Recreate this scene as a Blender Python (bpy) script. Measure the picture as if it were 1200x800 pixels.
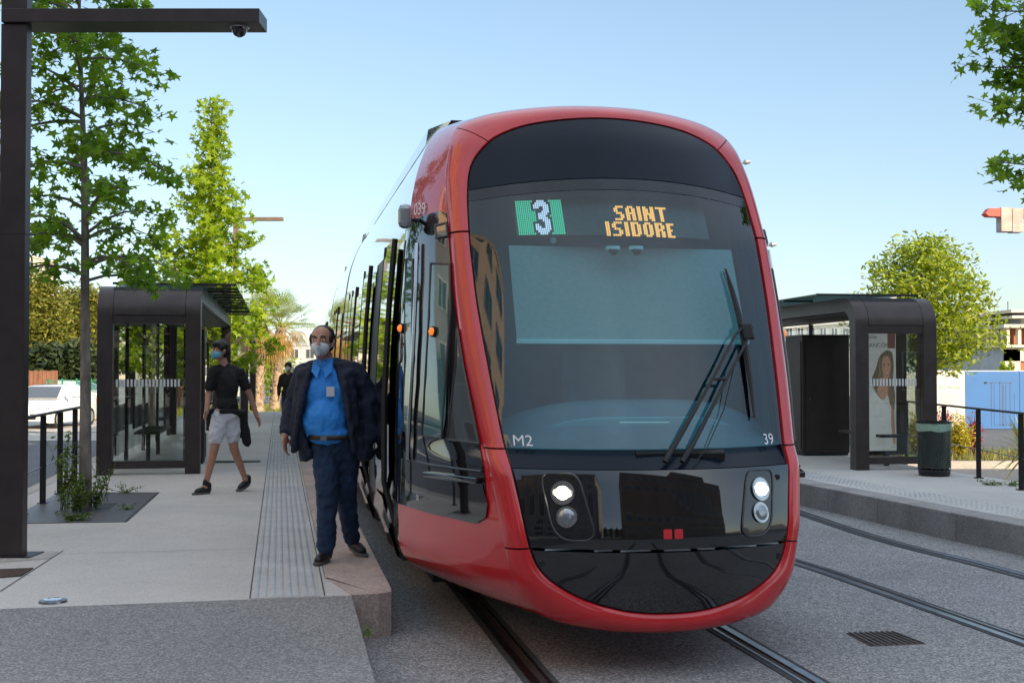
import bpy, bmesh, math, random
import numpy as np
from mathutils import Vector, Matrix
from mathutils.bvhtree import BVHTree
random.seed(7); np.random.seed(7)
for o in list(bpy.data.objects): bpy.data.objects.remove(o)
S = bpy.context.scene
C = S.collection
R = math.radians

# ---------------------------------------------------------------- camera
FPX = 1400.0; CAMH = 1.68; PITCH = math.atan(32/1400.0)
cd = bpy.data.cameras.new('camera'); cam = bpy.data.objects.new('camera', cd); C.objects.link(cam)
cd.sensor_width = 36; cd.lens = 36*FPX/1200.0; cd.clip_end = 4000; cd.clip_start = .05
cam.location = (0, 0, CAMH); cam.rotation_euler = (math.pi/2+PITCH, 0, 0)
S.camera = cam

# ---------------------------------------------------------------- sky, sun, exposure
SUN_EL = R(21); SUN_AZ = R(42)          # sun behind the camera and to the right
w = bpy.data.worlds.new('World'); S.world = w; w.use_nodes = True
nt = w.node_tree
sky = nt.nodes.new('ShaderNodeTexSky'); sky.sky_type = 'NISHITA'; sky.sun_disc = False
sky.sun_elevation = SUN_EL
sky.sun_rotation = math.pi-SUN_AZ
sky.air_density = 1.0; sky.dust_density = .6; sky.ozone_density = 1.4
bg = nt.nodes['Background']; bg.inputs[1].default_value = .10
# bright sky values toned down: flattens the gradient between zenith and horizon
def vm(op, a_, b_=None):
    n_ = nt.nodes.new('ShaderNodeVectorMath'); n_.operation = op; nt.links.new(a_, n_.inputs[0])
    if isinstance(b_, tuple): n_.inputs[1].default_value = b_
    elif b_ is not None: nt.links.new(b_, n_.inputs[1])
    return n_.outputs[0]
_d = vm('ADD', vm('MULTIPLY', sky.outputs[0], (.14, .105, .085)), (1, 1, 1))
_h = vm('DIVIDE', sky.outputs[0], _d)
# pale overhead veil added to lift the shade light, fading out towards the horizon
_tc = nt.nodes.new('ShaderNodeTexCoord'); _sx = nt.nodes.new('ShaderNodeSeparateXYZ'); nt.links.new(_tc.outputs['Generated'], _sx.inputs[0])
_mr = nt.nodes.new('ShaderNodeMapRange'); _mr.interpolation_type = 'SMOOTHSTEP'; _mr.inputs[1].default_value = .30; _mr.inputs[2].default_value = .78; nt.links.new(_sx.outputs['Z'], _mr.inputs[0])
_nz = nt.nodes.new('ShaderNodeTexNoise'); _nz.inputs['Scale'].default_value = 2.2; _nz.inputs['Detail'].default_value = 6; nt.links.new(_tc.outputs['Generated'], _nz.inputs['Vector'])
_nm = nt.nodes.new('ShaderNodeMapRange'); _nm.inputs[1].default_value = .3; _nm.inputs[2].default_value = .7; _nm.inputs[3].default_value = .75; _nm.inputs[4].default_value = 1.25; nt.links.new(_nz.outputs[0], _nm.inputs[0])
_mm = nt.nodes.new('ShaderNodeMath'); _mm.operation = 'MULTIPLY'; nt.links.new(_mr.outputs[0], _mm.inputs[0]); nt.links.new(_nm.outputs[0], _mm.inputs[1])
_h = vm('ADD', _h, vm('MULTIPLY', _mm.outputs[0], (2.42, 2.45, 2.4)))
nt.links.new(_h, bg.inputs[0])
sl = bpy.data.lights.new('sun', 'SUN'); sl.energy = 3.2; sl.angle = R(.5); sl.color = (1, .80, .56)
sun = bpy.data.objects.new('sun', sl); C.objects.link(sun)
sd = Vector((math.sin(SUN_AZ)*math.cos(SUN_EL), -math.cos(SUN_AZ)*math.cos(SUN_EL), math.sin(SUN_EL)))
sun.rotation_euler = sd.to_track_quat('Z', 'Y').to_euler()
S.view_settings.view_transform = 'Standard'; S.view_settings.look = 'None'
S.view_settings.exposure = 1.52; S.view_settings.gamma = 1
S.cycles.transparent_max_bounces = 24; S.cycles.max_bounces = 8

# ---------------------------------------------------------------- materials
def lin(c): return tuple(((x/12.92) if x <= .04045 else ((x+.055)/1.055)**2.4) for x in c)
MATS = {}
def mat(name, col, rough=.6, metal=0, var=.12, scale=6, bump=0, bscale=60, coat=0, spec=.5, emit=None, estr=0, stretch=None, sheen=0, detail=5):
    m = bpy.data.materials.new(name); m.use_nodes = True; t = m.node_tree; N = t.nodes; L = t.links
    b = N['Principled BSDF']
    b.inputs['Roughness'].default_value = rough; b.inputs['Metallic'].default_value = metal
    b.inputs['Coat Weight'].default_value = coat; b.inputs['Coat Roughness'].default_value = .03
    b.inputs['Specular IOR Level'].default_value = spec
    if sheen: b.inputs['Sheen Weight'].default_value = sheen
    tc = N.new('ShaderNodeTexCoord'); mp = N.new('ShaderNodeMapping'); L.new(tc.outputs['Object'], mp.inputs[0])
    if stretch: mp.inputs['Scale'].default_value = stretch
    if var:
        n = N.new('ShaderNodeTexNoise'); n.inputs['Scale'].default_value = scale; n.inputs['Detail'].default_value = detail
        L.new(mp.outputs[0], n.inputs['Vector'])
        r = N.new('ShaderNodeValToRGB'); L.new(n.outputs[0], r.inputs[0])
        r.color_ramp.elements[0].position = .3; r.color_ramp.elements[1].position = .7
        r.color_ramp.elements[0].color = (*[max(0, c*(1-var)) for c in col], 1)
        r.color_ramp.elements[1].color = (*[min(1, c*(1+var)) for c in col], 1)
        L.new(r.outputs[0], b.inputs['Base Color'])
    else: b.inputs['Base Color'].default_value = (*col, 1)
    if bump:
        n2 = N.new('ShaderNodeTexNoise'); n2.inputs['Scale'].default_value = bscale; n2.inputs['Detail'].default_value = 4
        L.new(mp.outputs[0], n2.inputs['Vector'])
        bp = N.new('ShaderNodeBump'); bp.inputs['Strength'].default_value = bump; bp.inputs['Distance'].default_value = .01
        L.new(n2.outputs[0], bp.inputs['Height']); L.new(bp.outputs[0], b.inputs['Normal'])
    if emit: b.inputs['Emission Color'].default_value = (*emit, 1); b.inputs['Emission Strength'].default_value = estr
    MATS[name] = m
    return m
def aggregate(name, c1, c2, grain=220, big=.8, rough=.85, blotch=.12, bump=.35):
    """asphalt / concrete with visible grains and slow blotches"""
    m = bpy.data.materials.new(name); m.use_nodes = True; t = m.node_tree; N = t.nodes; L = t.links
    b = N['Principled BSDF']; b.inputs['Roughness'].default_value = rough
    tc = N.new('ShaderNodeTexCoord')
    v = N.new('ShaderNodeTexVoronoi'); v.inputs['Scale'].default_value = grain; L.new(tc.outputs['Object'], v.inputs['Vector'])
    sep = N.new('ShaderNodeSeparateColor'); L.new(v.outputs['Color'], sep.inputs[0])
    mx = N.new('ShaderNodeMix'); mx.data_type = 'RGBA'; mx.inputs['A'].default_value = (*c1, 1); mx.inputs['B'].default_value = (*c2, 1)
    pw = N.new('ShaderNodeMath'); pw.operation = 'POWER'; pw.inputs[1].default_value = 1.8; L.new(sep.outputs[0], pw.inputs[0])
    L.new(pw.outputs[0], mx.inputs['Factor'])
    n = N.new('ShaderNodeTexNoise'); n.inputs['Scale'].default_value = big; n.inputs['Detail'].default_value = 8; n.inputs['Roughness'].default_value = .65
    L.new(tc.outputs['Object'], n.inputs['Vector'])
    mr = N.new('ShaderNodeMapRange'); mr.inputs[1].default_value = .3; mr.inputs[2].default_value = .7
    mr.inputs[3].default_value = 1-blotch; mr.inputs[4].default_value = 1+blotch; L.new(n.outputs[0], mr.inputs[0])
    mu = N.new('ShaderNodeMix'); mu.data_type = 'RGBA'; mu.blend_type = 'MULTIPLY'; mu.inputs['Factor'].default_value = 1
    L.new(mx.outputs['Result'], mu.inputs['A']); L.new(mr.outputs[0], mu.inputs['B'])
    # scattered small dark spots and faint stains
    v2 = N.new('ShaderNodeTexVoronoi'); v2.inputs['Scale'].default_value = 1.9; L.new(tc.outputs['Object'], v2.inputs['Vector'])
    sc_ = N.new('ShaderNodeSeparateColor'); L.new(v2.outputs['Color'], sc_.inputs[0])
    th_ = N.new('ShaderNodeMath'); th_.operation = 'MULTIPLY'; th_.inputs[1].default_value = .055; L.new(sc_.outputs[1], th_.inputs[0])
    lt = N.new('ShaderNodeMath'); lt.operation = 'LESS_THAN'; L.new(v2.outputs['Distance'], lt.inputs[0]); L.new(th_.outputs[0], lt.inputs[1])
    n3 = N.new('ShaderNodeTexNoise'); n3.inputs['Scale'].default_value = 4.5; n3.inputs['Detail'].default_value = 10; n3.inputs['Roughness'].default_value = .8; L.new(tc.outputs['Object'], n3.inputs['Vector'])
    m3 = N.new('ShaderNodeMapRange'); m3.inputs[1].default_value = .56; m3.inputs[2].default_value = .74; m3.inputs[3].default_value = 0; m3.inputs[4].default_value = .32; L.new(n3.outputs[0], m3.inputs[0])
    l2 = N.new('ShaderNodeMath'); l2.operation = 'MULTIPLY'; l2.inputs[1].default_value = .35; L.new(lt.outputs[0], l2.inputs[0])
    ad = N.new('ShaderNodeMath'); ad.operation = 'MAXIMUM'; L.new(l2.outputs[0], ad.inputs[0]); L.new(m3.outputs[0], ad.inputs[1])
    dk = N.new('ShaderNodeMix'); dk.data_type = 'RGBA'; dk.inputs['B'].default_value = (*[c*.55 for c in c1], 1); L.new(ad.outputs[0], dk.inputs['Factor']); L.new(mu.outputs['Result'], dk.inputs['A'])
    L.new(dk.outputs['Result'], b.inputs['Base Color'])
    bp = N.new('ShaderNodeBump'); bp.inputs['Strength'].default_value = bump; bp.inputs['Distance'].default_value = .004
    L.new(sep.outputs[0], bp.inputs['Height']); L.new(bp.outputs[0], b.inputs['Normal'])
    MATS[name] = m; return m
def glass(name, tint, refl=1.5, rough=0.0, boost=1.0):
    m = bpy.data.materials.new(name); m.use_nodes = True; t = m.node_tree; N = t.nodes; L = t.links
    for n in list(N): N.remove(n)
    out = N.new('ShaderNodeOutputMaterial'); tr = N.new('ShaderNodeBsdfTransparent'); tr.inputs[0].default_value = (*tint, 1)
    g = N.new('ShaderNodeBsdfGlossy'); g.inputs['Roughness'].default_value = rough; g.inputs['Color'].default_value = (1, 1, 1, 1)
    f0 = ((refl-1)/(refl+1))**2
    ge = N.new('ShaderNodeNewGeometry'); dt = N.new('ShaderNodeVectorMath'); dt.operation = 'DOT_PRODUCT'
    L.new(ge.outputs['Incoming'], dt.inputs[0]); L.new(ge.outputs['Normal'], dt.inputs[1])
    def M_(op, a, b_=None):
        q = N.new('ShaderNodeMath'); q.operation = op
        L.new(a, q.inputs[0])
        if b_ is not None: q.inputs[1].default_value = b_
        return q
    ab = M_('ABSOLUTE', dt.outputs['Value']); om = N.new('ShaderNodeMath'); om.operation = 'SUBTRACT'; om.inputs[0].default_value = 1; L.new(ab.outputs[0], om.inputs[1])
    p5 = M_('POWER', om.outputs[0], 5.0); ml = M_('MULTIPLY', p5.outputs[0], 1-f0); fr = M_('ADD', ml.outputs[0], f0)
    mu = N.new('ShaderNodeMath'); mu.operation = 'MULTIPLY'; mu.use_clamp = True; mu.inputs[1].default_value = boost; L.new(fr.outputs[0], mu.inputs[0])
    mx = N.new('ShaderNodeMixShader'); L.new(mu.outputs[0], mx.inputs[0]); L.new(tr.outputs[0], mx.inputs[1]); L.new(g.outputs[0], mx.inputs[2])
    L.new(mx.outputs[0], out.inputs[0]); MATS[name] = m; return m
def leafmat(name, cols, trans=.45, rough=.5):
    m = bpy.data.materials.new(name); m.use_nodes = True; t = m.node_tree; N = t.nodes; L = t.links
    for n in list(N): N.remove(n)
    out = N.new('ShaderNodeOutputMaterial'); geo = N.new('ShaderNodeNewGeometry')
    r = N.new('ShaderNodeValToRGB'); L.new(geo.outputs['Random Per Island'], r.inputs[0])
    el = r.color_ramp.elements
    while len(el) < len(cols): el.new(.5)
    for i, c in enumerate(cols): el[i].position = i/(len(cols)-1); el[i].color = (*c, 1)
    p = N.new('ShaderNodeBsdfPrincipled'); p.inputs['Roughness'].default_value = rough; L.new(r.outputs[0], p.inputs['Base Color'])
    tl = N.new('ShaderNodeBsdfTranslucent')
    mu = N.new('ShaderNodeMix'); mu.data_type = 'RGBA'; mu.blend_type = 'MULTIPLY'; mu.inputs['Factor'].default_value = 1
    L.new(r.outputs[0], mu.inputs['A']); mu.inputs['B'].default_value = (1.5, 1.35, .5, 1); L.new(mu.outputs['Result'], tl.inputs[0])
    mx = N.new('ShaderNodeMixShader'); mx.inputs[0].default_value = trans
    L.new(p.outputs[0], mx.inputs[1]); L.new(tl.outputs[0], mx.inputs[2]); L.new(mx.outputs[0], out.inputs[0]); MATS[name] = m; return m

asphalt = aggregate('track_asphalt', (.14, .14, .14), (.46, .455, .445), 95, .5, bump=.5, blotch=.2)
ramp_m = aggregate('ramp_asphalt', (.155, .155, .155), (.37, .37, .36), 110, .7, bump=.4, blotch=.14)
road_m = aggregate('road_asphalt', (.07, .075, .085), (.17, .175, .19), 70, .3, blotch=.15)
conc = aggregate('platform_concrete', (.44, .43, .405), (.58, .565, .53), 130, .9, blotch=.13, bump=.15)
stone = aggregate('edge_stone', (.34, .27, .24), (.54, .45, .40), 120, 2.2, blotch=.25, bump=.3)
kerbst = aggregate('kerb_stone', (.24, .225, .215), (.40, .38, .365), 120, 1.6, blotch=.3, bump=.3)
pave = aggregate('pale_paving', (.36, .34, .31), (.46, .44, .40), 60, .4, blotch=.15)
tactm = aggregate('tactile_concrete', (.42, .415, .40), (.56, .55, .525), 150, 1.5, blotch=.15, bump=.2)
steel = mat('rail_steel', (.30, .31, .33), .28, 1, .25, 9)
railside = mat('rail_groove', (.035, .022, .016), .7, 0, .4, 14)
raildirt = mat('rail_sealant', (.045, .047, .05), .8, 0, .3, 20)
redp = mat('red_paint', (.56, .012, .017), .22, 0, .05, 3, coat=1, detail=3)
redm = mat('red_satin_paint', (.56, .018, .024), .24, 0, .08, 4, coat=.55, detail=3)
blackg = mat('black_gloss', (.006, .0065, .008), .035, 0, .1, 3, coat=1)
navy = mat('navy_panel', (.003, .009, .02), .22, 0, .15, 2, spec=.2)
blackm = mat('black_rubber', (.012, .012, .013), .6, 0, .2, 8)
darkm = mat('dark_interior', (.10, .42, .50), .8, 0, .2, 3)
silver = mat('silver_paint', (.33, .36, .39), .14, .3, .05, 3, coat=1)
chrome = mat('bright_trim', (.45, .45, .46), .18, 1, .1, 8)
teal = mat('cab_teal', (.12, .36, .40), .7, 0, .15, 3)
teald = mat('dashboard_teal', (.06, .15, .19), .55, 0, .15, 5)
blindm = mat('blind_fabric', (.25, .33, .33), .9, 0, .06, 40)
blindb = mat('blind_bar', (.55, .75, .76), .4, 0, .05, 5)
wind = glass('windshield_glass', (.54, .80, .84), 1.5, boost=1.5)
sglass = glass('side_glass', (.10, .19, .18), 1.52, boost=1.6)
shglass = glass('shelter_glass', (.80, .84, .82), 1.5, boost=2.0)
cglass = glass('canopy_glass', (.42, .52, .52), 1.5)
lensg = glass('lens_glass', (.75, .78, .8), 1.5)
ledw = mat('lit_headlamp', (.9, .9, .9), .3, 0, 0, emit=(1, .93, .80), estr=9)
reflector = mat('lamp_reflector', (.30, .33, .35), .25, .8, .3, 120)
led_amber = mat('amber_led', (.3, .15, .02), .5, 0, 0, emit=(1, .40, .10), estr=.6)
led_green = mat('green_led', (.02, .3, .15), .5, 0, 0, emit=(.08, .75, .45), estr=.27)
led_white = mat('white_led', (.5, .5, .6), .5, 0, 0, emit=(.72, .74, .92), estr=.36)
bowl_lit = mat('lit_lamp_bowl', (.5, .48, .42), .3, .3, .4, 90, emit=(1, .88, .66), estr=.06)  # faint glow put in for lamp light caught by the bowl
orange_l = mat('orange_lamp', (.8, .14, .02), .2, 0, .2, 60, emit=(1, .25, .03), estr=.3)
whitet = mat('white_lettering', (.75, .76, .78), .5, 0, 0)
brown = mat('bronze_metal', (.052, .042, .041), .38, .35, .18, 5, spec=.5, bump=.03, bscale=200)
brown_l = mat('bronze_metal_inner', (.20, .14, .10), .45, .3, .12, 6)
kiosk_m = mat('kiosk_metal', (.035, .024, .022), .5, .1, .2, 4)
railm = mat('railing_metal', (.018, .018, .022), .45, .3, .2, 12)
bark = mat('plane_bark', (.20, .175, .15), .9, 0, .45, 16, bump=.6, bscale=30, stretch=(1, 1, .35))
barkd = mat('dark_bark', (.10, .075, .05), .9, 0, .4, 12, bump=.6, bscale=25)
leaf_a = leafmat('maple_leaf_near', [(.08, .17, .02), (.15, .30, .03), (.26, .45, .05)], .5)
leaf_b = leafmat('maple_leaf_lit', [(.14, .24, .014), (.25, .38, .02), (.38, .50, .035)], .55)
leaf_c = leafmat('ash_leaf', [(.12, .19, .015), (.25, .34, .03), (.42, .50, .05)], .45)
leaf_p = leafmat('pine_needle', [(.08, .11, .02), (.18, .20, .035), (.32, .30, .06)], .35)
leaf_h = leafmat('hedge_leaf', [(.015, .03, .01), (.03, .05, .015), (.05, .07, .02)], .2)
leaf_palm = leafmat('palm_leaf', [(.09, .14, .02), (.20, .26, .03), (.34, .36, .05)], .4)
leaf_dry = leafmat('dry_palm_leaf', [(.20, .13, .04), (.36, .22, .06), (.45, .30, .10)], .3)
leaf_y = leafmat('yellow_shrub_leaf', [(.22, .25, .02), (.42, .38, .03), (.55, .45, .04)], .35)
leaf_r = leafmat('red_shrub_leaf', [(.20, .015, .03), (.35, .03, .06), (.42, .08, .05)], .35)
leaf_w = leafmat('weed_leaf', [(.05, .09, .02), (.10, .17, .03), (.17, .26, .05)], .4)
leaf_yu = leafmat('yucca_leaf', [(.12, .15, .04), (.26, .28, .07), (.42, .38, .10)], .3)
grassm = leafmat('grass_blade', [(.08, .12, .02), (.18, .2, .03), (.28, .26, .05)], .3)

# ---------------------------------------------------------------- mesh helpers
class MB:
    def __init__(s): s.v = []; s.f = []
    def add(s, vs, fs):
        n = len(s.v); s.v += [tuple(p) for p in vs]; s.f += [tuple(i+n for i in f) for f in fs]; return s
    def box(s, x0, x1, y0, y1, z0, z1):
        return s.add([(x0,y0,z0),(x1,y0,z0),(x1,y1,z0),(x0,y1,z0),(x0,y0,z1),(x1,y0,z1),(x1,y1,z1),(x0,y1,z1)],
                     [(3,2,1,0),(4,5,6,7),(0,1,5,4),(1,2,6,5),(2,3,7,6),(3,0,4,7)])
    def obox(s, c, ax, ay, az):
        c, ax, ay, az = map(Vector, (c, ax, ay, az)); v = []
        for k in (-1, 1):
            for i, j in ((-1,-1),(1,-1),(1,1),(-1,1)): v.append(c+ax*i+ay*j+az*k)
        return s.add(v, [(3,2,1,0),(4,5,6,7),(0,1,5,4),(1,2,6,5),(2,3,7,6),(3,0,4,7)])
    def tube(s, pts, rad, n=8, caps=True, closed=False):
        pts = [Vector(p) for p in pts]; k = len(pts)
        if not isinstance(rad, (list, tuple)): rad = [rad]*k
        vs = []; prev = None
        for i, p in enumerate(pts):
            a = pts[i-1] if (i > 0 or closed) else p; b = pts[(i+1) % k] if (i < k-1 or closed) else p
            t = (b-a).normalized() if (b-a).length > 1e-9 else Vector((0, 0, 1))
            if prev is None:
                u = t.cross(Vector((0, 0, 1)));
                if u.length < .1: u = t.cross(Vector((1, 0, 0)))
            else: u = prev-t*prev.dot(t)
            u.normalize(); prev = u; q = t.cross(u)
            for j in range(n):
                an = 2*math.pi*j/n; vs.append(p+(u*math.cos(an)+q*math.sin(an))*rad[i])
        fs = []
        for i in range(k if closed else k-1):
            for j in range(n):
                i2 = (i+1) % k
                fs.append((i*n+j, i*n+(j+1) % n, i2*n+(j+1) % n, i2*n+j))
        if caps and not closed: fs += [tuple(range(n))[::-1], tuple((k-1)*n+j for j in range(n))]
        return s.add(vs, fs)
    def prism(s, poly, fn, t0, t1):
        """poly 2D -> fn(u,v,t) -> 3D solid between t0 and t1"""
        n = len(poly); vs = [fn(u, v, t0) for u, v in poly]+[fn(u, v, t1) for u, v in poly]
        return s.add(vs, [tuple(range(n))[::-1], tuple(range(n, 2*n))]+[(i, (i+1) % n, n+(i+1) % n, n+i) for i in range(n)])
    def lathe(s, prof, c=(0, 0, 0), n=24, ax='z'):
        vs = []; c = Vector(c)
        for r, z in prof:
            for j in range(n):
                a = 2*math.pi*j/n
                q = (r*math.cos(a), r*math.sin(a), z)
                if ax == 'y': q = (q[0], q[2], q[1])
                if ax == 'x': q = (q[2], q[0], q[1])
                vs.append(c+Vector(q))
        fs = [(i*n+j, i*n+(j+1) % n, (i+1)*n+(j+1) % n, (i+1)*n+j) for i in range(len(prof)-1) for j in range(n)]
        fs += [tuple(range(n))[::-1], tuple((len(prof)-1)*n+j for j in range(n))]
        return s.add(vs, fs)
    def grid(s, rows, close_u=False):
        n = len(rows[0]); vs = [p for r in rows for p in r]; fs = []
        for i in range(len(rows)-1):
            for j in range(n if close_u else n-1):
                j2 = (j+1) % n; fs.append((i*n+j, i*n+j2, (i+1)*n+j2, (i+1)*n+j))
        return s.add(vs, fs)
    def mesh(s, name='m'):
        m = bpy.data.meshes.new(name); m.from_pydata([tuple(p) for p in s.v], [], s.f); m.update(); return m

def obj(name, mb, m, parent=None, smooth=False, bevel=0, loc=None, fixn=True, solid=0, ang=40):
    me = mb if isinstance(mb, bpy.types.Mesh) else mb.mesh(name)
    if fixn and len(me.polygons) < 60000:
        b = bmesh.new(); b.from_mesh(me); bmesh.ops.recalc_face_normals(b, faces=b.faces); b.to_mesh(me); b.free()
    o = bpy.data.objects.new(name, me); C.objects.link(o)
    if m: me.materials.append(m)
    if parent:
        o.parent = parent
        if loc is None and parent.get('_w'):       # mesh given in world coordinates: move it under the root
            me.transform(Matrix.Translation(-Vector(parent['_w'])))
    if loc is not None: o.location = loc
    if smooth:
        me.polygons.foreach_set('use_smooth', [True]*len(me.polygons))
        try: me.set_sharp_from_angle(angle=R(ang))
        except Exception: pass
    if solid:
        md = o.modifiers.new('thickness', 'SOLIDIFY'); md.thickness = solid; md.offset = 0
    if bevel:
        md = o.modifiers.new('bevel', 'BEVEL'); md.width = bevel; md.segments = 2; md.limit_method = 'ANGLE'; md.angle_limit = R(40)
    return o
def tag(o, label=None, cat=None, group=None, kind=None):
    if label: o['label'] = label
    if cat: o['category'] = cat
    if group: o['group'] = group
    if kind: o['kind'] = kind
    return o
def thing(name, label, cat, loc=(0, 0, 0), rz=0, group=None, world=False):
    o = bpy.data.objects.new(name, None); C.objects.link(o); o.empty_display_size = .1
    o.location = loc; o.rotation_euler = (0, 0, rz)
    if world: o['_w'] = tuple(loc)
    return tag(o, label, cat, group)
def struct(name, mb, m, **k): return tag(obj(name, mb, m, **k), kind='structure')
def copy_tree(o, parent=None):
    c = o.copy(); C.objects.link(c); c.parent = parent
    for ch in list(o.children): copy_tree(ch, c)
    return c
def text_mesh(txt, size, bold=0, align='CENTER'):
    cu = bpy.data.curves.new('t', 'FONT'); cu.body = txt; cu.size = size; cu.align_x = align; cu.align_y = 'CENTER'; cu.offset = bold
    o = bpy.data.objects.new('t', cu); C.objects.link(o); bpy.context.view_layer.update()
    me = bpy.data.meshes.new_from_object(o.evaluated_get(bpy.context.evaluated_depsgraph_get()))
    bpy.data.objects.remove(o); return me
def fill2d(poly, fn, step=.06):
    """fill a 2D outline, cut it into a fine grid and carry it onto a curved surface"""
    b = bmesh.new(); vs = [b.verts.new((x, y, 0)) for x, y in poly]; b.faces.new(vs)
    xs = [p[0] for p in poly]; ys = [p[1] for p in poly]
    for lo, hi, no in ((min(xs), max(xs), (1, 0, 0)), (min(ys), max(ys), (0, 1, 0))):
        k = max(1, int((hi-lo)/step))
        for i in range(1, k):
            q = lo+(hi-lo)*i/k
            bmesh.ops.bisect_plane(b, geom=b.verts[:]+b.edges[:]+b.faces[:], plane_co=(q*no[0], q*no[1], 0), plane_no=no, dist=1e-6)
    for v in b.verts: v.co = fn(v.co.x, v.co.y)
    me = bpy.data.meshes.new('patch'); b.to_mesh(me); b.free(); return me
def bezr(poly, rad, n=5):
    """round the corners of a polygon"""
    out = []; k = len(poly)
    for i in range(k):
        p = Vector(poly[i]).to_2d(); a = Vector(poly[i-1]).to_2d(); c = Vector(poly[(i+1) % k]).to_2d()
        da, dc = (a-p), (c-p); r = min(rad, da.length*.48, dc.length*.48)
        p0 = p+da.normalized()*r; p1 = p+dc.normalized()*r
        for j in range(n+1):
            t = j/n; out.append(tuple(p0*(1-t)**2+p*2*t*(1-t)+p1*t*t))
    return out
def pxray(x, y):
    cp, sp = math.cos(PITCH), math.sin(PITCH); a = x-600; b = FPX; c = 400-y
    return Vector((a, b*cp-c*sp, b*sp+c*cp))
def at(x, y, Y):
    d = pxray(x, y); return Vector((0, 0, CAMH))+d*(Y/d.y)
def gnd(x, y, z=0.0):
    d = pxray(x, y); return Vector((0, 0, CAMH))+d*((z-CAMH)/d.z)

# ================================================================ GROUND AND PLATFORMS
TH = R(11); TO = Vector((.87, 6.5, 0)); RV = Vector((math.cos(TH), math.sin(TH), 0)); BK = Vector((-math.sin(TH), math.cos(TH), 0))
def tw(v, b, z=0): return TO+RV*v+BK*b+Vector((0, 0, z))        # tram axes (right, back, up) -> world
def vb(P): q = Vector(P)-TO; return q.dot(RV), q.dot(BK)
def sheet(pts, z): return MB().add([(p[0], p[1], z) for p in pts], [tuple(range(len(pts)))])
def slab(pts, z0, z1):
    return MB().prism([(p[0], p[1]) for p in pts], lambda u, v, t: (u, v, t), z0, z1)
PH = .27
struct('ground', sheet([(-900, -300), (900, -300), (900, 1500), (-900, 1500)], -.34), road_m)
# track bed: a raised slab between the platforms, running back along the line
struct('track_bed', slab([(12, -9), (13, 3), tw(6.9, 9), tw(7.2, 40), tw(9, 110), tw(-2.4, 110), tw(-1.6, 40), (-2.2, 8), (-2.6, 2), (-2.6, -9)], -.6, 0.0), asphalt)

# left platform (concrete), tactile strip, edge stones, ramp
p_front_r = gnd(412, 697, PH); p_front_l = gnd(0, 713, PH)
BV = -4.85                                                   # back edge of the left platform
vr, br = vb(p_front_r); v2, b2 = vb(p_front_l)
bL = br+(BV-vr)*(b2-br)/(v2-vr); vL = BV
p_front_ll = tw(BV, bL)
p_front_ll.z = PH
struct('platform', slab([p_front_r, tw(-1.79, 2.0), tw(-1.79, 34), tw(BV, 34), p_front_ll], -.5, PH), conc)
struct('platform_edge', slab([tw(BV-.005, 34), tw(BV-.005, bL), tw(BV-.16, bL), tw(BV-.16, 34)], -.5, PH+.003), pave)
# ramp falling towards the camera
ra = [p_front_r+Vector((0, 0, -.004)), p_front_ll+Vector((0, 0, -.004))]
rb = gnd(440, 800, .17); dirr = (rb-p_front_r); rc = p_front_r+dirr*(PH/(.10))*1.0
rl = p_front_ll+dirr*(PH/(.10))
mb = MB().add([ra[0], ra[1], rl, rc, ra[0]+Vector((0, 0, -.5)), ra[1]+Vector((0, 0, -.5)), rl+Vector((0, 0, -.3)), rc+Vector((0, 0, -.3))],
              [(0, 1, 2, 3), (0, 3, 7, 4), (1, 5, 6, 2), (4, 5, 1, 0)])
struct('ramp', mb, ramp_m)
# edge stones along the platform, first one rounded towards the track
mb = MB()
vE = -1.385
a0 = p_front_r+(p_front_r-p_front_ll).normalized()*.006
va, ba = vb(a0); q0 = vb(gnd(462, 694, PH))
outline = [(va, ba), (q0[0]-.10, q0[1]-.02), (q0[0]-.015, q0[1]+.03), (vE, q0[1]+.14), (vE, q0[1]+.6), (-1.785, q0[1]+.6), (-1.785, 2.02), (-1.79, 2.0)]
zt = PH+.003
mb.prism([tuple((tw(v, b))[:2]) for v, b in outline], lambda u, v, t: (u, v, t), -.05, zt)
struct('platform_edge', mb, stone, bevel=.02)
k = q0[1]+.604
mb = MB()
while k < 34:
    mb.prism([tuple(tw(v, b)[:2]) for v, b in ((-1.785, k), (vE, k), (vE, k+.994), (-1.785, k+.994))], lambda u, v, t: (u, v, t), -.05, zt); k += 1.0
struct('platform_edge', mb, stone, bevel=.006)
# tactile strip: slab with rows of small domes
v0, v1 = -2.262, -1.842
mb = MB(); 
ef = lambda v: br+(v-vr)*(bL-br)/(vL-vr)      # front edge of the platform, as b(v)
struct('tactile_paving', MB().prism([tuple(tw(*q)[:2]) for q in ((v0, ef(v0)+.01), (v1, ef(v1)+.01), (v1, 34), (v0, 34))], lambda u, v, t: (u, v, t), PH-.05, PH+.004), tactm)
mb = MB(); n = 8
b = ef(v1)+.05
while b < 24:
    dz = .0065
    for i in range(n):
        v = v0+.035+(v1-v0-.07)*i/(n-1)
        if b < ef(v)+.03: continue
        c = tw(v, b, PH+.004); r = .0155
        vs = []
        for rr, zz in ((r, 0), (r*.72, dz)):
            for j in range(6): an = j*math.pi/3; vs.append((c.x+rr*math.cos(an), c.y+rr*math.sin(an), c.z+zz))
        mb.add(vs, [tuple(range(6, 12))]+[(j, (j+1) % 6, 6+(j+1) % 6, 6+j) for j in range(6)])
    b += .052 if b < 10 else .104
domes = mat('tactile_dome', (.45, .48, .50), .7, 0, .15, 3)
struct('tactile_domes', mb, domes, fixn=False)
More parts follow.
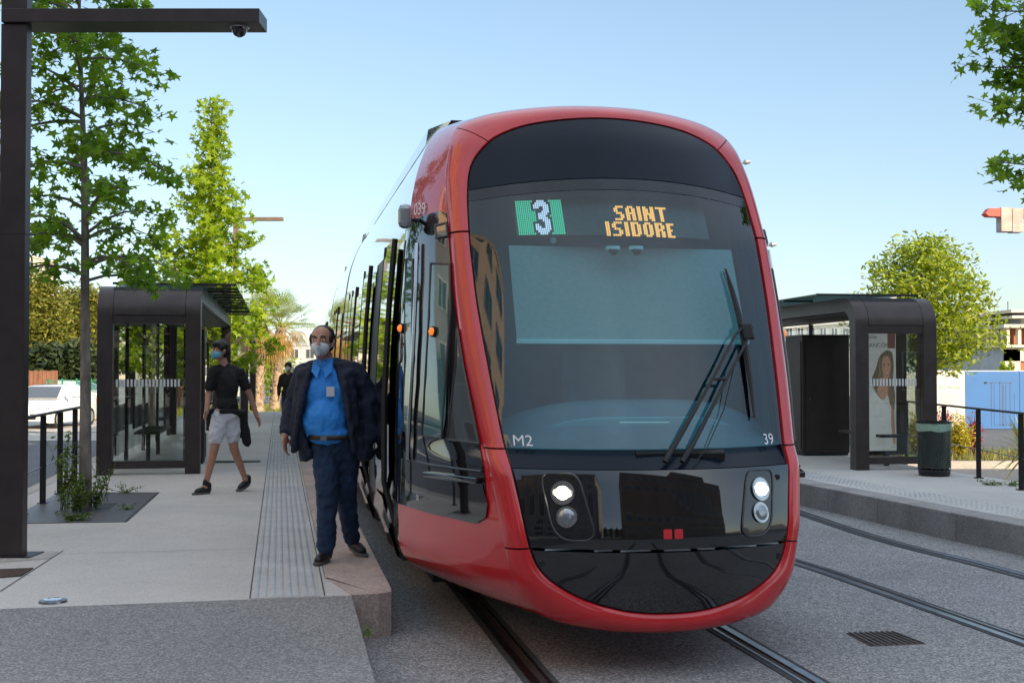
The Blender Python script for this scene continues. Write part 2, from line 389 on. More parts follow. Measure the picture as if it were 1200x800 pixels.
# dark saw cuts of the platform slabs
cut = mat('joint_dark', (.06, .065, .07), .9, 0, .3, 8)
mb = MB()
def cutline(P, Q, wd=.006, z=PH+.004, m=mb):
    P, Q = Vector(P).xy, Vector(Q).xy; d = (Q-P).normalized(); n_ = Vector((-d.y, d.x))*wd/2
    m.add([(*(P+n_), z), (*(P-n_), z), (*(Q-n_), z), (*(Q+n_), z)], [(0, 1, 2, 3)])
for b in (2.9+3*i for i in range(10)): cutline(tw(-2.27, b+.5), tw(BV, b+.5))
cutline(tw(-2.268, ef(-2.268)+.01), tw(-2.268, 33.9), .008); cutline(tw(-1.814, ef(-1.814)+.01), tw(-1.814, 33.9), .008)
cutline(gnd(0, 693, PH), gnd(74, 645, PH), .008); cutline(gnd(0, 660, PH), gnd(62, 653, PH)); cutline(gnd(0, 678, PH), gnd(36, 674, PH))
struct('paving_joints', mb, cut)
struct('stone_inlay', slab([gnd(-90, 664, PH), gnd(56, 655, PH), gnd(68, 646, PH), gnd(-90, 648, PH)], PH-.02, PH+.004), pave)
# rusty inset by the pole, small steel stud, grates
rust = mat('rusty_grate', (.07, .04, .028), .8, .3, .4, 60, bump=.4)
o = obj('rusty_cover', slab([gnd(-14, 678, PH), gnd(25, 675, PH), gnd(39, 666, PH), gnd(-14, 668, PH)], PH-.02, PH+.008), rust); tag(o, 'rusty brown metal cover set in the paving at the foot of the dark pole', 'cover')
c = gnd(62, 705, PH)
t_ = thing('ground_stud', 'round dark metal stud with a pale cap set in the platform near the ramp edge', 'stud', c, world=True)
obj('ring', MB().lathe([(.083, 0), (.08, .012), (.06, .014)], c+Vector((0, 0, .001)), 28), steel, t_, smooth=True)
obj('cap', MB().lathe([(.058, 0), (.055, .018), (.02, .021)], c+Vector((0, 0, .001)), 28), silver, t_, smooth=True)
c = gnd(50, 674.5, PH)
def stamp(c, ru, rv, rz, th, m, name, label, cat, slots=9):
    r_ = thing(name, label, cat, c, rz)
    obj('frame', MB().box(-ru, ru, -rv, -rv+.03, 0, th).box(-ru, ru, rv-.03, rv, 0, th).box(-ru, -ru+.03, -rv+.03, rv-.03, 0, th).box(ru-.03, ru, -rv+.03, rv-.03, 0, th), m, r_)
    g = MB()
    for i in range(slots):
        x = -ru+.04+(2*ru-.08)*(i+.5)/slots; w_ = (ru*2-.08)/slots*.3
        g.box(x-w_, x+w_, -rv+.03, rv-.03, 0.0, th*.8)
    g.box(-ru+.03, ru-.03, -.01, .01, .0, th*.7)
    obj('grille', g, m, r_); obj('pit', MB().box(-ru+.02, ru-.02, -rv+.02, rv-.02, -.001, .001), blackm, r_)
    return r_
c = gnd(277, 541, PH); stamp(c+Vector((0, 0, .004)), .36, .16, TH, .006, railm, 'drain_grate', 'dark slotted metal grate in the platform paving behind the walking youth', 'grate', 14)
# drain cover in the track: lozenge-shaped in view
P = [gnd(992, 742), gnd(1048, 740.5), gnd(1084, 754), gnd(1020, 757)]
t_ = thing('drain_cover', 'small brown ridged drain cover set in the asphalt between the two tracks', 'cover', sum(P, Vector())/4, world=True)
obj('plate', slab(P, -.02, .006), mat('drain_plate', (.13, .105, .09), .7, .3, .35, 40, bump=.4), t_)
mb = MB()
for i in range(9):
    f = (i+.5)/9; a = P[0].lerp(P[1], f); b = P[3].lerp(P[2], f)
    d = (P[1]-P[0])*.022
    mb.add([a-d+Vector((0, 0, .011)), a+d+Vector((0, 0, .011)), b+d+Vector((0, 0, .011)), b-d+Vector((0, 0, .011))], [(0, 1, 2, 3)])
obj('ridges', mb, mat('drain_ridges', (.085, .07, .06), .7, .3, .35, 40), t_, solid=.003)

struct('bounce_ground', sheet([(-60, -45), (-9, -45), (-9, 11), (-60, 11)], -.33), pave)  # pale unseen ground added to bounce sunlight onto the platform
# rails ------------------------------------------------------------
def offs(path, o_):
    out = []
    for i, p in enumerate(path):
        a = path[max(0, i-1)]; b = path[min(len(path)-1, i+1)]; d = (b-a).xy.normalized()
        out.append(Vector((p.x+d.y*o_, p.y-d.x*o_, 0)))
    return out
def ribbon(path, o0, o1, z0, z1):
    A, B = offs(path, o0), offs(path, o1)
    rows = [[(*a.xy, z0), (*a.xy, z1), (*b.xy, z1), (*b.xy, z0)] for a, b in zip(A, B)]
    return MB().grid(rows, close_u=True)
def smooth_path(P, n=10):
    P = [Vector(p) for p in P]; out = []
    for i in range(len(P)-1):
        p0 = P[max(0, i-1)]; p1 = P[i]; p2 = P[i+1]; p3 = P[min(len(P)-1, i+2)]
        for k in range(n):
            t = k/n
            out.append(.5*((2*p1)+(p2-p0)*t+(2*p0-5*p1+4*p2-p3)*t*t+(3*p1-p0-3*p2+p3)*t**3))
    out.append(P[-1]); return out
def rail(path, side, label):
    """grooved rail: running edge on `path`, head on side*(+1 right / -1 left), groove on the other side"""
    r_ = thing('tram_rail', label, 'rail', path[0], group='rails of the two tram tracks', world=True)
    s = side
    obj('head', ribbon(path, 0, s*.056, -.03, .010), steel, r_, bevel=.004)
    obj('groove', ribbon(path, -s*.042, -s*.0005, -.03, .003), railside, r_)
    obj('keeper', ribbon(path, -s*.042, -s*.060, -.03, .008), steel, r_)
    obj('sealant', MB().add(*(lambda m: (m.v, m.f))(ribbon(path, s*.0565, s*.088, -.03, .005))).add(*(lambda m: (m.v, m.f))(ribbon(path, -s*.0605, -s*.10, -.03, .005))), raildirt, r_)
def P0(*px): return [gnd(x, y, 0) for x, y in px]
near = lambda a, b, L_: a+(a-b).normalized()*L_
L1 = P0((629, 799), (575, 730)); R1 = P0((960, 799), (851, 736))
far = [tw(0, b) for b in (3, 8, 14, 20, 30, 45)]
mid = [(L1[i]+R1[i])/2 for i in (0, 1)]
track1 = smooth_path([tw(.25, -9), tw(.08, -5), tw(.01, -2), tw(0, 0), tw(0, 3), tw(0, 8), tw(0, 14), tw(.1, 22), tw(.6, 34), tw(2.2, 60)], 8)
g = .7175
rail(offs(track1, -g), -1, 'left rail of the near track, running out from under the tram nose')
rail(offs(track1, g), 1, 'right rail of the near track, polished head running out under the tram nose')
t2L = P0((1200, 748), (1066, 701), (935, 656)); t2R = P0((1200, 677), (1066, 641), (935, 607))
c2 = [(a+b)/2 for a, b in zip(t2L, t2R)]
dd = (c2[2]-c2[1]).normalized()
track2 = smooth_path([near(c2[0], c2[1], 6), c2[0], c2[1], c2[2], tw(3.35, 10), tw(3.3, 16), tw(3.4, 24), tw(3.9, 36), tw(5.6, 62)], 8)
rail(offs(track2, -.735), -1, 'left rail of the far track, dark grooved, crossing right of the tram')
rail(offs(track2, .735), 1, 'right rail of the far track, thin line nearest the right platform kerb')

# right platform ----------------------------------------------------
kp = [gnd(1700, 716, PH), gnd(1400, 655, PH), gnd(1200, 616, PH), gnd(1120, 601.5, PH), gnd(1051, 588, PH), gnd(985, 575, PH), gnd(933, 565, PH)]
far_v = vb(kp[-1])[0]
kp += [tw(far_v-.02, 11), tw(far_v-.05, 14), tw(far_v, 20), tw(far_v+.5, 32), tw(far_v+2.6, 60)]
kp = smooth_path(kp, 6)
back = offs(kp, 3.9) if (offs(kp, 3.9)[0]-kp[0]).x > 0 else offs(kp, -3.9)
sgn = 1 if (offs(kp, 1)[5].x > kp[5].x) else -1
inner = offs(kp, sgn*.34)
def zs(L_, z): return [(p.x, p.y, z) for p in L_]
def strip(A, B, z0, z1):
    rows = [[(a.x, a.y, z0), (a.x, a.y, z1), (b.x, b.y, z1), (b.x, b.y, z0)] for a, b in zip(A, B)]
    m = MB().grid(rows, close_u=True); m.add([], []); 
    n = len(rows); m.f.append((0, 1, 2, 3)); m.f.append(((n-1)*4+3, (n-1)*4+2, (n-1)*4+1, (n-1)*4)); return m
struct('platform', strip(offs(kp, sgn*.335), offs(kp, sgn*2.75), -.4, PH), conc)
# kerb stones one by one in one edge object with visible joints
mb = MB(); L_ = 0; seg = []
full = []
for i in range(len(kp)-1):
    n_ = max(1, int((kp[i+1]-kp[i]).length/.1))
    for j in range(n_): full.append(kp[i].lerp(kp[i+1], j/n_))
i = 0
while i+8 < len(full):
    A = [full[i+j] for j in range(0, 9, 2)]
    d0 = (A[1]-A[0]).normalized()*.004; A[0] = A[0]+d0; A[-1] = A[-1]-d0
    B = offs(A, sgn*.33); m = strip(A, B, -.1, PH+.004); mb.add(m.v, m.f); i += 8
struct('platform_edge', mb, kerbst, bevel=.012)
mb = MB(); dist = 0
A = offs(full, sgn*.47)
for k in range(7):
    ln = offs(full, sgn*(.47+k*.06)); acc = 0; last = ln[0]
    for p in ln:
        if (p-last).length >= .058 and p.y < 24:
            last = p; r = .017; vs = []
            for rr, zz in ((r, 0), (r*.7, .006)):
                for j in range(6): an = j*math.pi/3; vs.append((p.x+rr*math.cos(an), p.y+rr*math.sin(an), PH+.001+zz))
            mb.add(vs, [tuple(range(6, 12))]+[(j, (j+1) % 6, 6+(j+1) % 6, 6+j) for j in range(6)])
struct('tactile_domes', mb, domes, fixn=False)

# ================================================================ TRAM
tram = thing('tram', 'red and black modern tram with lit headlamps waiting at the platform', 'tram', TO, TH)
b0k = [(.2, .06), (.5, 0), (.8, 0), (1.125, .075), (1.235, .175), (2.52, .745), (3.155, 1.13), (3.31, 1.28), (3.45, 1.47)]
b0x = [a for a, _ in b0k]; b0y = [c for _, c in b0k]
_zz = np.linspace(.1, 3.6, 351); _bb = np.interp(_zz, b0x, b0y)
_ker = np.ones(9)/9; _bs = np.convolve(np.pad(_bb, 4, mode='edge'), _ker, 'valid')
def F(v, z): return float(np.interp(z, _zz, _bs))+.39*v*v
def inv(x, y, off=0):
    """where the sight line through a traced photo point meets the tram's front surface -> (v, z)"""
    d = pxray(x, y); c = Vector((0, 0, CAMH)); lo = None
    Y = 5.4
    while Y < 11:
        P = c+d*(Y/d.y); v, b = vb(P)
        if b >= F(v, P.z)+off: return v, P.z
        Y += .003
    return 0, 0
Bk = [(0,3.43),(.3,3.425),(.6,3.40),(.8,3.36),(.945,3.28),(1.01,3.12),(1.05,2.885),(1.052,2.53),(1.05,2.28),(1.042,2.05),(1.015,1.7),(.975,1.4),(.948,1.23),(.91,.96),(.865,.69),(.81,.48),(.66,.32),(.42,.262),(.2,.242),(0,.237)]
Ak = [(0,3.31),(.25,3.297),(.5,3.262),(.66,3.21),(.775,3.14),(.885,3.0),(.928,2.82),(.945,2.53),(.94,2.3),(.928,2.05),(.895,1.7),(.862,1.4),(.84,1.23),(.797,.98),(.745,.70),(.665,.55),(.49,.44),(.30,.38),(.15,.357),(0,.352)]
Ck = [(0,3.46,2.4),(.35,3.46,2.4),(.7,3.455,2.35),(.90,3.43,2.3),(1.02,3.35,2.2),(1.12,3.17,2.05),(1.20,2.92,1.9),(1.25,2.6,1.82),(1.277,2.3,1.78),(1.297,2.05,1.75),(1.315,1.7,1.72),(1.325,1.4,1.7),(1.325,1.23,1.7),(1.325,.96,1.7),(1.32,.69,1.7),(1.29,.46,1.7),(1.1,.33,1.7),(.7,.3,1.7),(.35,.3,1.7),(0,.3,1.7)]
NK = len(Bk)-1
def cr(K, t):
    i = min(int(t), NK-1); f = t-i; K = np.array(K, float)
    def g(j):
        if j < 0: q = K[-j].copy(); q[0] = -q[0]; return q
        if j > NK: q = K[2*NK-j].copy(); q[0] = -q[0]; return q
        return K[j]
    p0, p1, p2, p3 = g(i-1), g(i), g(i+1), g(i+2)
    return .5*((2*p1)+(p2-p0)*f+(2*p0-5*p1+4*p2-p3)*f*f+(3*p1-p0-3*p2+p3)*f**3)
def ringpt(K, T):
    """T in [0, 2NK): full loop, right side first"""
    T %= 2*NK
    if T <= NK: return cr(K, T)
    q = cr(K, 2*NK-T).copy(); q[0] = -q[0]; return q
def prof(Tl, wts, closed=False, cap=True):
    rows = []
    for T in Tl:
        a = ringpt(Ak, T); b = ringpt(Bk, T); row = []
        for w_, o_ in wts:
            v = a[0]+(b[0]-a[0])*w_; z = a[1]+(b[1]-a[1])*w_
            row.append((v, F(v, z)+o_, z))
        rows.append(row)
    m = MB().grid(rows)
    if cap: n = len(rows[0]); m.f.append(tuple(range(n))[::-1]); m.f.append(tuple((len(rows)-1)*n+i for i in range(n)))
    return m
FW = [(0, .06), (0, .004), (.05, -.014), (.16, -.026), (.35, -.036), (.55, -.036), (.72, -.028), (.83, -.014), (.92, .004), (1, .030), (1.0, .07)]
def piece(t0, t1, mirror=False):
    n = max(4, int((t1-t0)*22)); Tl = [t0+(t1-t0)*i/n for i in range(n+1)]
    if mirror: Tl = [2*NK-t for t in Tl]
    return prof(Tl, FW)
g_ = .022
obj('front_frame', prof([2*NK-4+g_+(8-2*g_)*i/160 for i in range(161)], FW), redm, tram, smooth=True)['label'] = 'red roof section of the front frame'
for mir in (False, True):
    for t0, t1 in ((4, 7), (7, 12), (12, 14)): obj('front_frame', piece(t0+g_, t1-g_, mir), redm, tram, smooth=True)
o = obj('bumper', prof([14+g_+(2*(NK-14)-2*g_)*i/240 for i in range(241)], FW), redm, tram, smooth=True)
# dark backing ring behind the frame and mask
rows = []
for i in range(721):
    T = 2*NK*i/720; a = ringpt(Ak, T); b = ringpt(Bk, T); row = []
    for w_, o_ in ((-.12, .012), (.0, .012), (.5, .016), (.97, .035)):
        v = a[0]+(b[0]-a[0])*w_; z = a[1]+(b[1]-a[1])*w_; row.append((v, F(v, z)+o_, z))
    rows.append(row)
obj('frame_seal', MB().grid(rows), blackm, tram, smooth=True)
# cab shell: from the outer frame contour back to the full section
def shellpt(T, s):
    b = ringpt(Bk, T); c = ringpt(Ck, T); a0_ = R(60)
    a = a0_+(math.pi/2-a0_)*s
    gg = (math.sin(a)-math.sin(a0_))/(1-math.sin(a0_)); hh = (math.cos(a0_)-math.cos(a))/math.cos(a0_)
    gg = s+.28*(gg-s); hh = s+.28*(hh-s)
    bb = F(b[0], b[1])+.030
    return (b[0]+(c[0]-b[0])*gg, bb+(c[2]-bb)*hh, b[1]+(c[1]-b[1])*gg)
NT = 400
T0s, T1s = 0, 0
def shellrows(Ts, s0=0, s1=1, ns=28): return [[shellpt(T, s0+(s1-s0)*k/ns) for k in range(ns+1)] for T in Ts]
m = MB().grid(shellrows([2*NK*i/NT for i in range(NT+1)]))
shell = obj('cab_body', m, redp, tram, smooth=True, ang=60)
# the left cab side as a chart (s, T): s runs from the frame back to the full section, T round the ring
NS = 28
bvh = BVHTree.FromPolygons([Vector(p) for p in m.v], m.f)
def sp(s, T):
    if s <= 1: return Vector(shellpt(T, max(0, s)))
    q = ringpt(Ck, T); return Vector((q[0], q[2]+(s-1)*.8, q[1]))
def side(s, T, off=0.0, sg=-1):
    e = .02; p = sp(s, T); du = sp(s+e, T)-sp(max(0, s-e), T); dv = sp(s, T+e)-sp(s, T-e)
    n_ = du.cross(dv).normalized()
    if n_.x > 0: n_ = -n_
    p = p+n_*off
    return Vector((p.x if sg < 0 else -p.x, p.y, p.z))
def sidepx(x, y):
    """sight line onto the left cab side -> (s, T)"""
    d = pxray(x, y); o_ = Vector((0, 0, CAMH))-TO
    loc = lambda q: Vector((q.dot(RV), q.dot(BK), q.z))
    h, nrm, fi, _ = bvh.ray_cast(loc(o_), loc(d).normalized())
    if h is None or h.x > 0:                    # beside the chart: slide to its front or rear edge
        res = []
        for s_ in (0.004, 1.0):
            best = None
            for k in range(240):
                T = NK+1+(NK-3)*k/240; p = sp(s_, T)
                W = TO+RV*p.x+BK*p.y+Vector((0, 0, p.z-CAMH)); f_ = W.y*math.cos(PITCH)+W.z*math.sin(PITCH); u_ = -W.y*math.sin(PITCH)+W.z*math.cos(PITCH)
                e = abs(400-FPX*u_/f_-y)
                if best is None or e < best[0]: best = (e, T, 600+FPX*W.x/f_)
            res.append((abs(best[2]-x), s_, best[1]))
        return min(res)[1:]
    i, j = divmod(fi, NS); T = 2*NK*(i+.5)/NT; s = (j+.5)/NS
    for _ in range(6):
        p = sp(s, T); a = (sp(s+.01, T)-p)/.01; b = (sp(s, T+.01)-p)/.01; r = h-p
        aa, bb, ab = a.dot(a), b.dot(b), a.dot(b); ra, rb_ = a.dot(r), b.dot(r); D_ = aa*bb-ab*ab
        if abs(D_) < 1e-12: break
        s += (ra*bb-rb_*ab)/D_; T += (rb_*aa-ra*ab)/D_; s = min(1, max(0, s))
    return (s, T)
def Tz(z):
    """T on the left side of the full section at height z"""
    best = min((abs(ringpt(Ck, 2*NK-3-13*k/400)[1]-z), 2*NK-3-13*k/400) for k in range(401)); return best[1]
def sidepatch(name, px, m_, off=.004, step=.08, rad=0, parent=tram, mirror=True, solid=0, raw=False):
    poly = px if raw else [sidepx(*p) for p in px]
    if rad: poly = bezr(poly, rad)
    out = []
    for s in ((-1, 1) if mirror else (-1,)):
        out.append(obj(name, fill2d(poly, lambda u, T: side(u, T, off, s), step), m_, parent, smooth=True, fixn=False, solid=solid))
    return out
black_px = [(504,600.5),(530,606.5),(553,612),(560,613),(566,608),(569.5,599),(570.5,588),(569,562),(564,529),(557,472),(547,420),(537.5,350),(533.5,300),(531.5,268),(530.5,250),(520,247.5),(508,249.5),(496,253.5),(487.5,259)]
bp_ = [sidepx(*p) for p in black_px]
bpoly = bp_+[(1.0, Tz(2.63)), (1.9, Tz(2.63)), (1.9, Tz(.80)), (1.0, Tz(.80))]
sidepatch('cab_side_panel', bpoly, blackg, .006, .10, raw=True)
cabglass = mat('cab_side_glass', (.035, .12, .115), .03, 0, .3, 1.2, coat=1)
greyrefl = mat('cab_glass_grey_reflection', (.07, .08, .085), .04, 0, .2, 1.5, coat=1)  # grey base colour paints a reflection into these panes
trim = mat('window_trim', (.055, .055, .06), .25, .2, .1, 5)
def sidetube(name, px, r, m_, off=.006, par=tram, closed=False, mirror=True):
    for s in ((-1, 1) if mirror else (-1,)):
        obj(name, MB().tube([side(*sidepx(*p), off, s) for p in px], r, 6, closed=closed), m_, par, smooth=True)
panes = [[(507,309),(529.5,309),(530,360),(525,440),(520,513),(497,510),(501,440),(505,370)],
         [(541,388),(548,430),(556,472),(563.5,519),(527,514.5),(530,480),(536,430)],
         [(512,265),(528,261),(530,276),(513,279)],
         [(478,304),(486,304),(485,420),(481,505),(475,505),(477,420)]]
for i, p in enumerate(panes):
    for o in sidepatch('side_window', p, greyrefl if i in (1, 2) else cabglass, .013, .12):
        pass
    sidetube('window_trim', p+[p[0]], .010, trim, .012)
sidetube('grab_rail', [(493.5,286),(492.5,330),(490,390),(487,450),(484,505),(483,538)], .014, chrome, .03)
sidetube('window_sill', [(484,540),(510,545),(540,549),(566,552)], .008, trim, .01)
# folded step handle below the cab window
def sidebox(name, px, t0, t1, m_, par=tram):
    poly = [sidepx(*p) for p in px]
    for s in (-1, 1):
        a = [side(b, z, t0, s) for b, z in poly]; c = [side(b, z, t1, s) for b, z in poly]; n = len(a)
        obj(name, MB().add(a+c, [tuple(range(n)), tuple(range(n, 2*n))]+[(i, (i+1) % n, n+(i+1) % n, n+i) for i in range(n)]), m_, par, bevel=.006)
sidebox('flap_handle', [(503,552),(530,555),(566,559),(565,566),(530,562),(503,558)], .002, .045, blackg)
sidepatch('cab_flap', [(503,558),(535,563),(567,567),(573,590),(571,606),(562,611),(503,598)], blackg, .011, .12)
# amber side lamp, its mirror image modelled as a second lamp
for px in ((474,385), (511,389)):
    for s in (-1, 1):
        p = side(*sidepx(*px), .0, s); q = side(*sidepx(*px), .02, s); d = (q-p).normalized()
        l = obj('side_lamp_and_reflection', MB().tube([p, p+d*.028], .034, 16), blackm, tram, smooth=True)
        obj('lamp_lens', MB().tube([p+d*.024, p+d*.04, p+d*.047], [.026, .022, .012], 16), orange_l, l, smooth=True)
# windshield, visor, mask, lower mask, ledge
def Fp(off): return lambda v, z: Vector((v, F(v, z)+off, z))
inner = [ringpt(Ak, i/18) for i in range(0, 18*NK+1)]
inner = [(p[0], p[1]) for p in inner]
_in = []
for k, (v, z) in enumerate(inner):
    a = inner[max(0, k-1)]; b = inner[min(len(inner)-1, k+1)]; dx_, dz_ = b[0]-a[0], b[1]-a[1]; l_ = math.hypot(dx_, dz_) or 1
    if k == 0: dx_, dz_, l_ = 1, 0, 1
    if k == len(inner)-1: dx_, dz_, l_ = -1, 0, 1
    _in.append((max(0, v+dz_/l_*.007), z-dx_/l_*.007))
inner = _in
def zone(z0, z1, inset=.0, bow=0):
    R_ = [(max(0, v-inset), z) for v, z in inner if z0 <= z <= z1]
    # exact cut points
    def cutat(zc):
        for (va_, za), (vb_, zb_) in zip(inner, inner[1:]):
            if (za-zc)*(zb_-zc) <= 0 and za != zb_:
                f = (zc-za)/(zb_-za); return (va_+(vb_-va_)*f-inset, zc)
    pts = []
    if z1 < inner[0][1]: pts.append(cutat(z1))
    pts += R_
    if z0 > inner[-1][1]: pts.append(cutat(z0))
    L_ = [(-v, z) for v, z in pts[::-1] if v > 1e-6]
    pts = [q for q in pts]
    poly = pts+L_
    if bow:
        n_ = 12
        w0 = pts[0][0]; w1 = pts[-1][0]
        if z1 < inner[0][1]:
            top = [(-w0+2*w0*k/n_, z1+bow*(1-((-1+2*k/n_))**2)) for k in range(1, n_)]
            poly = poly+top
        if z0 > inner[-1][1]:
            bot = [(w1-2*w1*k/n_, z0+bow*(1-((1-2*k/n_))**2)) for k in range(1, n_)]
            poly = pts+bot+L_+(top if z1 < inner[0][1] else [])
    # drop duplicates
    out = []
    for q in poly:
        if not out or (abs(q[0]-out[-1][0])+abs(q[1]-out[-1][1])) > 1e-4: out.append(q)
    return out
obj('visor_panel', fill2d(zone(2.815, 3.4, bow=.055), Fp(-.004), .07), navy, tram, smooth=True, fixn=False)
obj('windshield', fill2d(zone(1.235, 2.80, bow=.0), Fp(.0), .07), wind, tram, smooth=True, fixn=False)
bandp = mat('windshield_band', (.008, .012, .018), .08, 0, .1, 3)
zb1 = zone(2.735, 2.86, bow=0)
pb = [(-.925+1.85*k/14, 2.808+.055*(1-(-1+2*k/14)**2)) for k in range(15)]
pa = [(.925-1.85*k/14, 2.735+.055*(1-(1-2*k/14)**2)) for k in range(15)]
obj('windshield_band', fill2d(pb+pa, Fp(-.003), .07), bandp, tram, smooth=True, fixn=False)
obj('front_mask', fill2d(zone(.705, 1.125, bow=-.0), Fp(-.012), .06), blackg, tram, smooth=True, fixn=False)
obj('wiper_ledge', fill2d(zone(1.128, 1.228), lambda v, z: Vector((v, F(v, z)+.005+.035*(z-1.128)/.1, z)), .06), navy, tram, smooth=True, fixn=False)
obj('wiper_slot', MB().obox((.11, F(.1, 1.19)+.055, 1.195), (.26, 0, 0), (0, .02, .009), (0, -.008, .022)), blackm, tram)
obj('lower_mask', fill2d(zone(.2, .688), Fp(-.010), .06), blackg, tram, smooth=True, fixn=False)
for k in range(7):
    v = -.60+1.20*k/6+(.03 if k % 2 else 0); L_ = (.075, .05, .085)[k % 3]
    obj('seam_clip', MB().obox((v, F(v, .697)+.012, .697), (L_, 0, 0), (0, .004, 0), (0, 0, .0045)), silver, tram)
def fr(px, off): v, z = inv(*px, off); return Vector((v, F(v, z)+off, z))
# fixing bolts
for v, z in ((.74, .62), (.765, 1.06)):
    for s in (-1, 1):
        p = Vector((s*v*.93, F(v*.93, z)-.010, z)); obj('bolt', MB().tube([p, p+Vector((0, -.010, 0))], .016, 12), railm, tram, smooth=True)
# head lamps
hl = [(560+x/5.715, 520+y/5.715) for x, y in ((450,195),(630,190),(680,245),(770,560),(772,612),(730,645),(600,645),(530,610),(488,540),(425,270),(430,215))]
hlp = [inv(*p) for p in hl]
for s in (-1, 1):
    poly = bezr([(v*(-s), z) for v, z in hlp], .03)
    h = obj('headlight', fill2d(poly, Fp(-.013), .05), mat('headlight_housing', (.012, .013, .015), .12, 0, .1, 4, coat=.6) if s < 0 else MATS['headlight_housing'], tram, smooth=True, fixn=False)
    obj('rim', MB().tube([Vector((v, F(v, z)-.016, z)) for v, z in poly], .0055, 6, closed=True), MATS['window_trim'], h, smooth=True)
    for (px, r, m_) in (((660, 577.7), .066, ledw), ((664.8, 605.8), .058, reflector)):
        v, z = inv(*px); v *= -s; c0 = Vector((v, F(v, z), z))
        nrm = Vector((2*.39*v, -1, (F(v, z+.03)-F(v, z-.03))/.06)).normalized()
        ax = nrm
        M_ = MB().tube([c0+ax*.012, c0+ax*.022, c0+ax*.024, c0+ax*.018], [r, r, r*.88, r*.84], 28)
        obj('lamp_bezel', M_, chrome, h, smooth=True)
        if m_ is ledw:
            q = random.Random(3); L = MB()
            L.tube([c0+ax*.020, c0+ax*.034, c0+ax*.040], [r*.56, r*.54, r*.34], 24)
            obj('bulb', L, m_, h)
            obj('lamp_bowl', MB().tube([c0+ax*.018, c0+ax*.0235], [r*.84, r*.84], 24), bowl_lit, h)
        else: obj('lamp_bowl', MB().tube([c0+ax*.02, c0+ax*.027, c0+ax*.031], [r*.84, r*.7, r*.3], 24), m_, h, smooth=True)
# two small red squares in the middle of the mask
for s in (-1, 1):
    c0 = inv(787, 625); cx = s*.031; zc = c0[1]
    sq = bezr([(cx-.024, zc-.026), (cx+.024, zc-.026), (cx+.024, zc+.026), (cx-.024, zc+.026)], .009)
    obj('emblem_square', fill2d(sq, Fp(-.0165), .05), mat('emblem_red', (.62, .03, .04), .4, 0, 0) if s < 0 else MATS['emblem_red'], tram, fixn=False, solid=.003)
# wipers
wo = -.05
def wp(x, y, off=wo): return fr((x, y), off)
for pts in ([(779,541),(800,505),(833,447),(862,392),(873,380)], [(799,541),(812,520),(850,447),(876,398),(882,383)]):
    obj('wiper_arm', MB().tube([wp(*p, off=(-.03 if i == 0 else -.06)) for i, p in enumerate(pts)], [.016, .014, .009, .008, .008], 8), blackm, tram, smooth=True)
obj('wiper_link', MB().tube([wp(834, 444, -.06), wp(850, 444, -.06)], .008, 8), blackm, tram, smooth=True)
hd = wp(875, 388, -.06)
obj('wiper_head', MB().obox(hd, (.038, 0, 0), (0, .022, 0), (-.008, .01, .05)), blackm, tram, bevel=.012)
bl = [wp(x, y, -.028) for x, y in ((850, 315), (858, 340), (866, 370), (874, 410), (880, 450), (884, 489))]
w_ = obj('wiper_blade', MB().tube(bl, [.006, .014, .018, .018, .014, .006], 6), blackm, tram, smooth=True)
obj('rubber_lip', MB().tube([wp(x-2.5, y+1, -.012) for x, y in ((850, 317), (858, 341), (866, 371), (874, 411), (880, 450), (884, 487))], .006, 4), trim, w_)
obj('wiper_hose', MB().tube([wp(860, 430, -.05), wp(848, 480, -.03), wp(828, 525, -.03), wp(815, 541, -.02)], .0035, 5), blackm, tram)

# cab interior ------------------------------------------------------
rows = []
for i in range(81):
    T = 2*NK*i/80; row = []
    for s in (0, .15, .35, .6, .85, 1):
        p = shellpt(T, s); row.append((p[0]*.90, p[1]+.10, 1.8+(p[2]-1.8)*.94))
    rows.append(row)
obj('cab_lining', MB().grid(rows), teal, tram, smooth=True)
obj('cab_partition', fill2d([(p[0]*.94, 1.8+(p[1]-1.8)*.95) for p in [ringpt(Ck, 2*NK*i/60) for i in range(60)]], lambda v, z: Vector((v, 2.1, z)), .3), darkm, tram, fixn=False)
# partition door outline and seat
obj('cab_floor', MB().box(-.85, .85, 1.1, 2.09, .9, .94), darkm, tram)
# dashboard: curved hump
rows = []
for k in range(33):
    v = -.86+1.72*k/32; q = 1-(abs(v)/.92)**3.2; top = 1.30+.20*q
    f0 = F(v, 1.25)
    rows.append([(v, f0+.06, 1.22), (v, f0+.12, 1.25), (v, f0+.24, 1.26+.06*q), (v, f0+.34, top-.03), (v, f0+.42, top), (v, f0+.50, top-.01), (v, f0+.52, 1.0)])
obj('dashboard', MB().grid(rows), teald, tram, smooth=True)
lo = []
for k in range(25):
    v = -.62+1.24*k/24; q = 1-(abs(v)/.66)**4; f0 = F(v, 1.25)
    lo.append([(v, f0+.25, 1.28), (v, f0+.27, 1.30+.09*q), (v, f0+.31, 1.31+.10*q), (v, f0+.33, 1.28)])
obj('instrument_hood', MB().grid(lo), mat('instrument_teal', (.10, .28, .33), .5, 0, .1, 4), tram, smooth=True)
obj('vent_strip', MB().tube([fr((726, 495), .15), fr((784, 495), .15)], .007, 6), blindb, tram)
# driver's seat back seen dimly
obj('driver_seat', MB().obox((.02, 1.75, 1.45), (.24, 0, 0), (0, .06, .0), (0, .05, .36)), darkm, tram, bevel=.08)
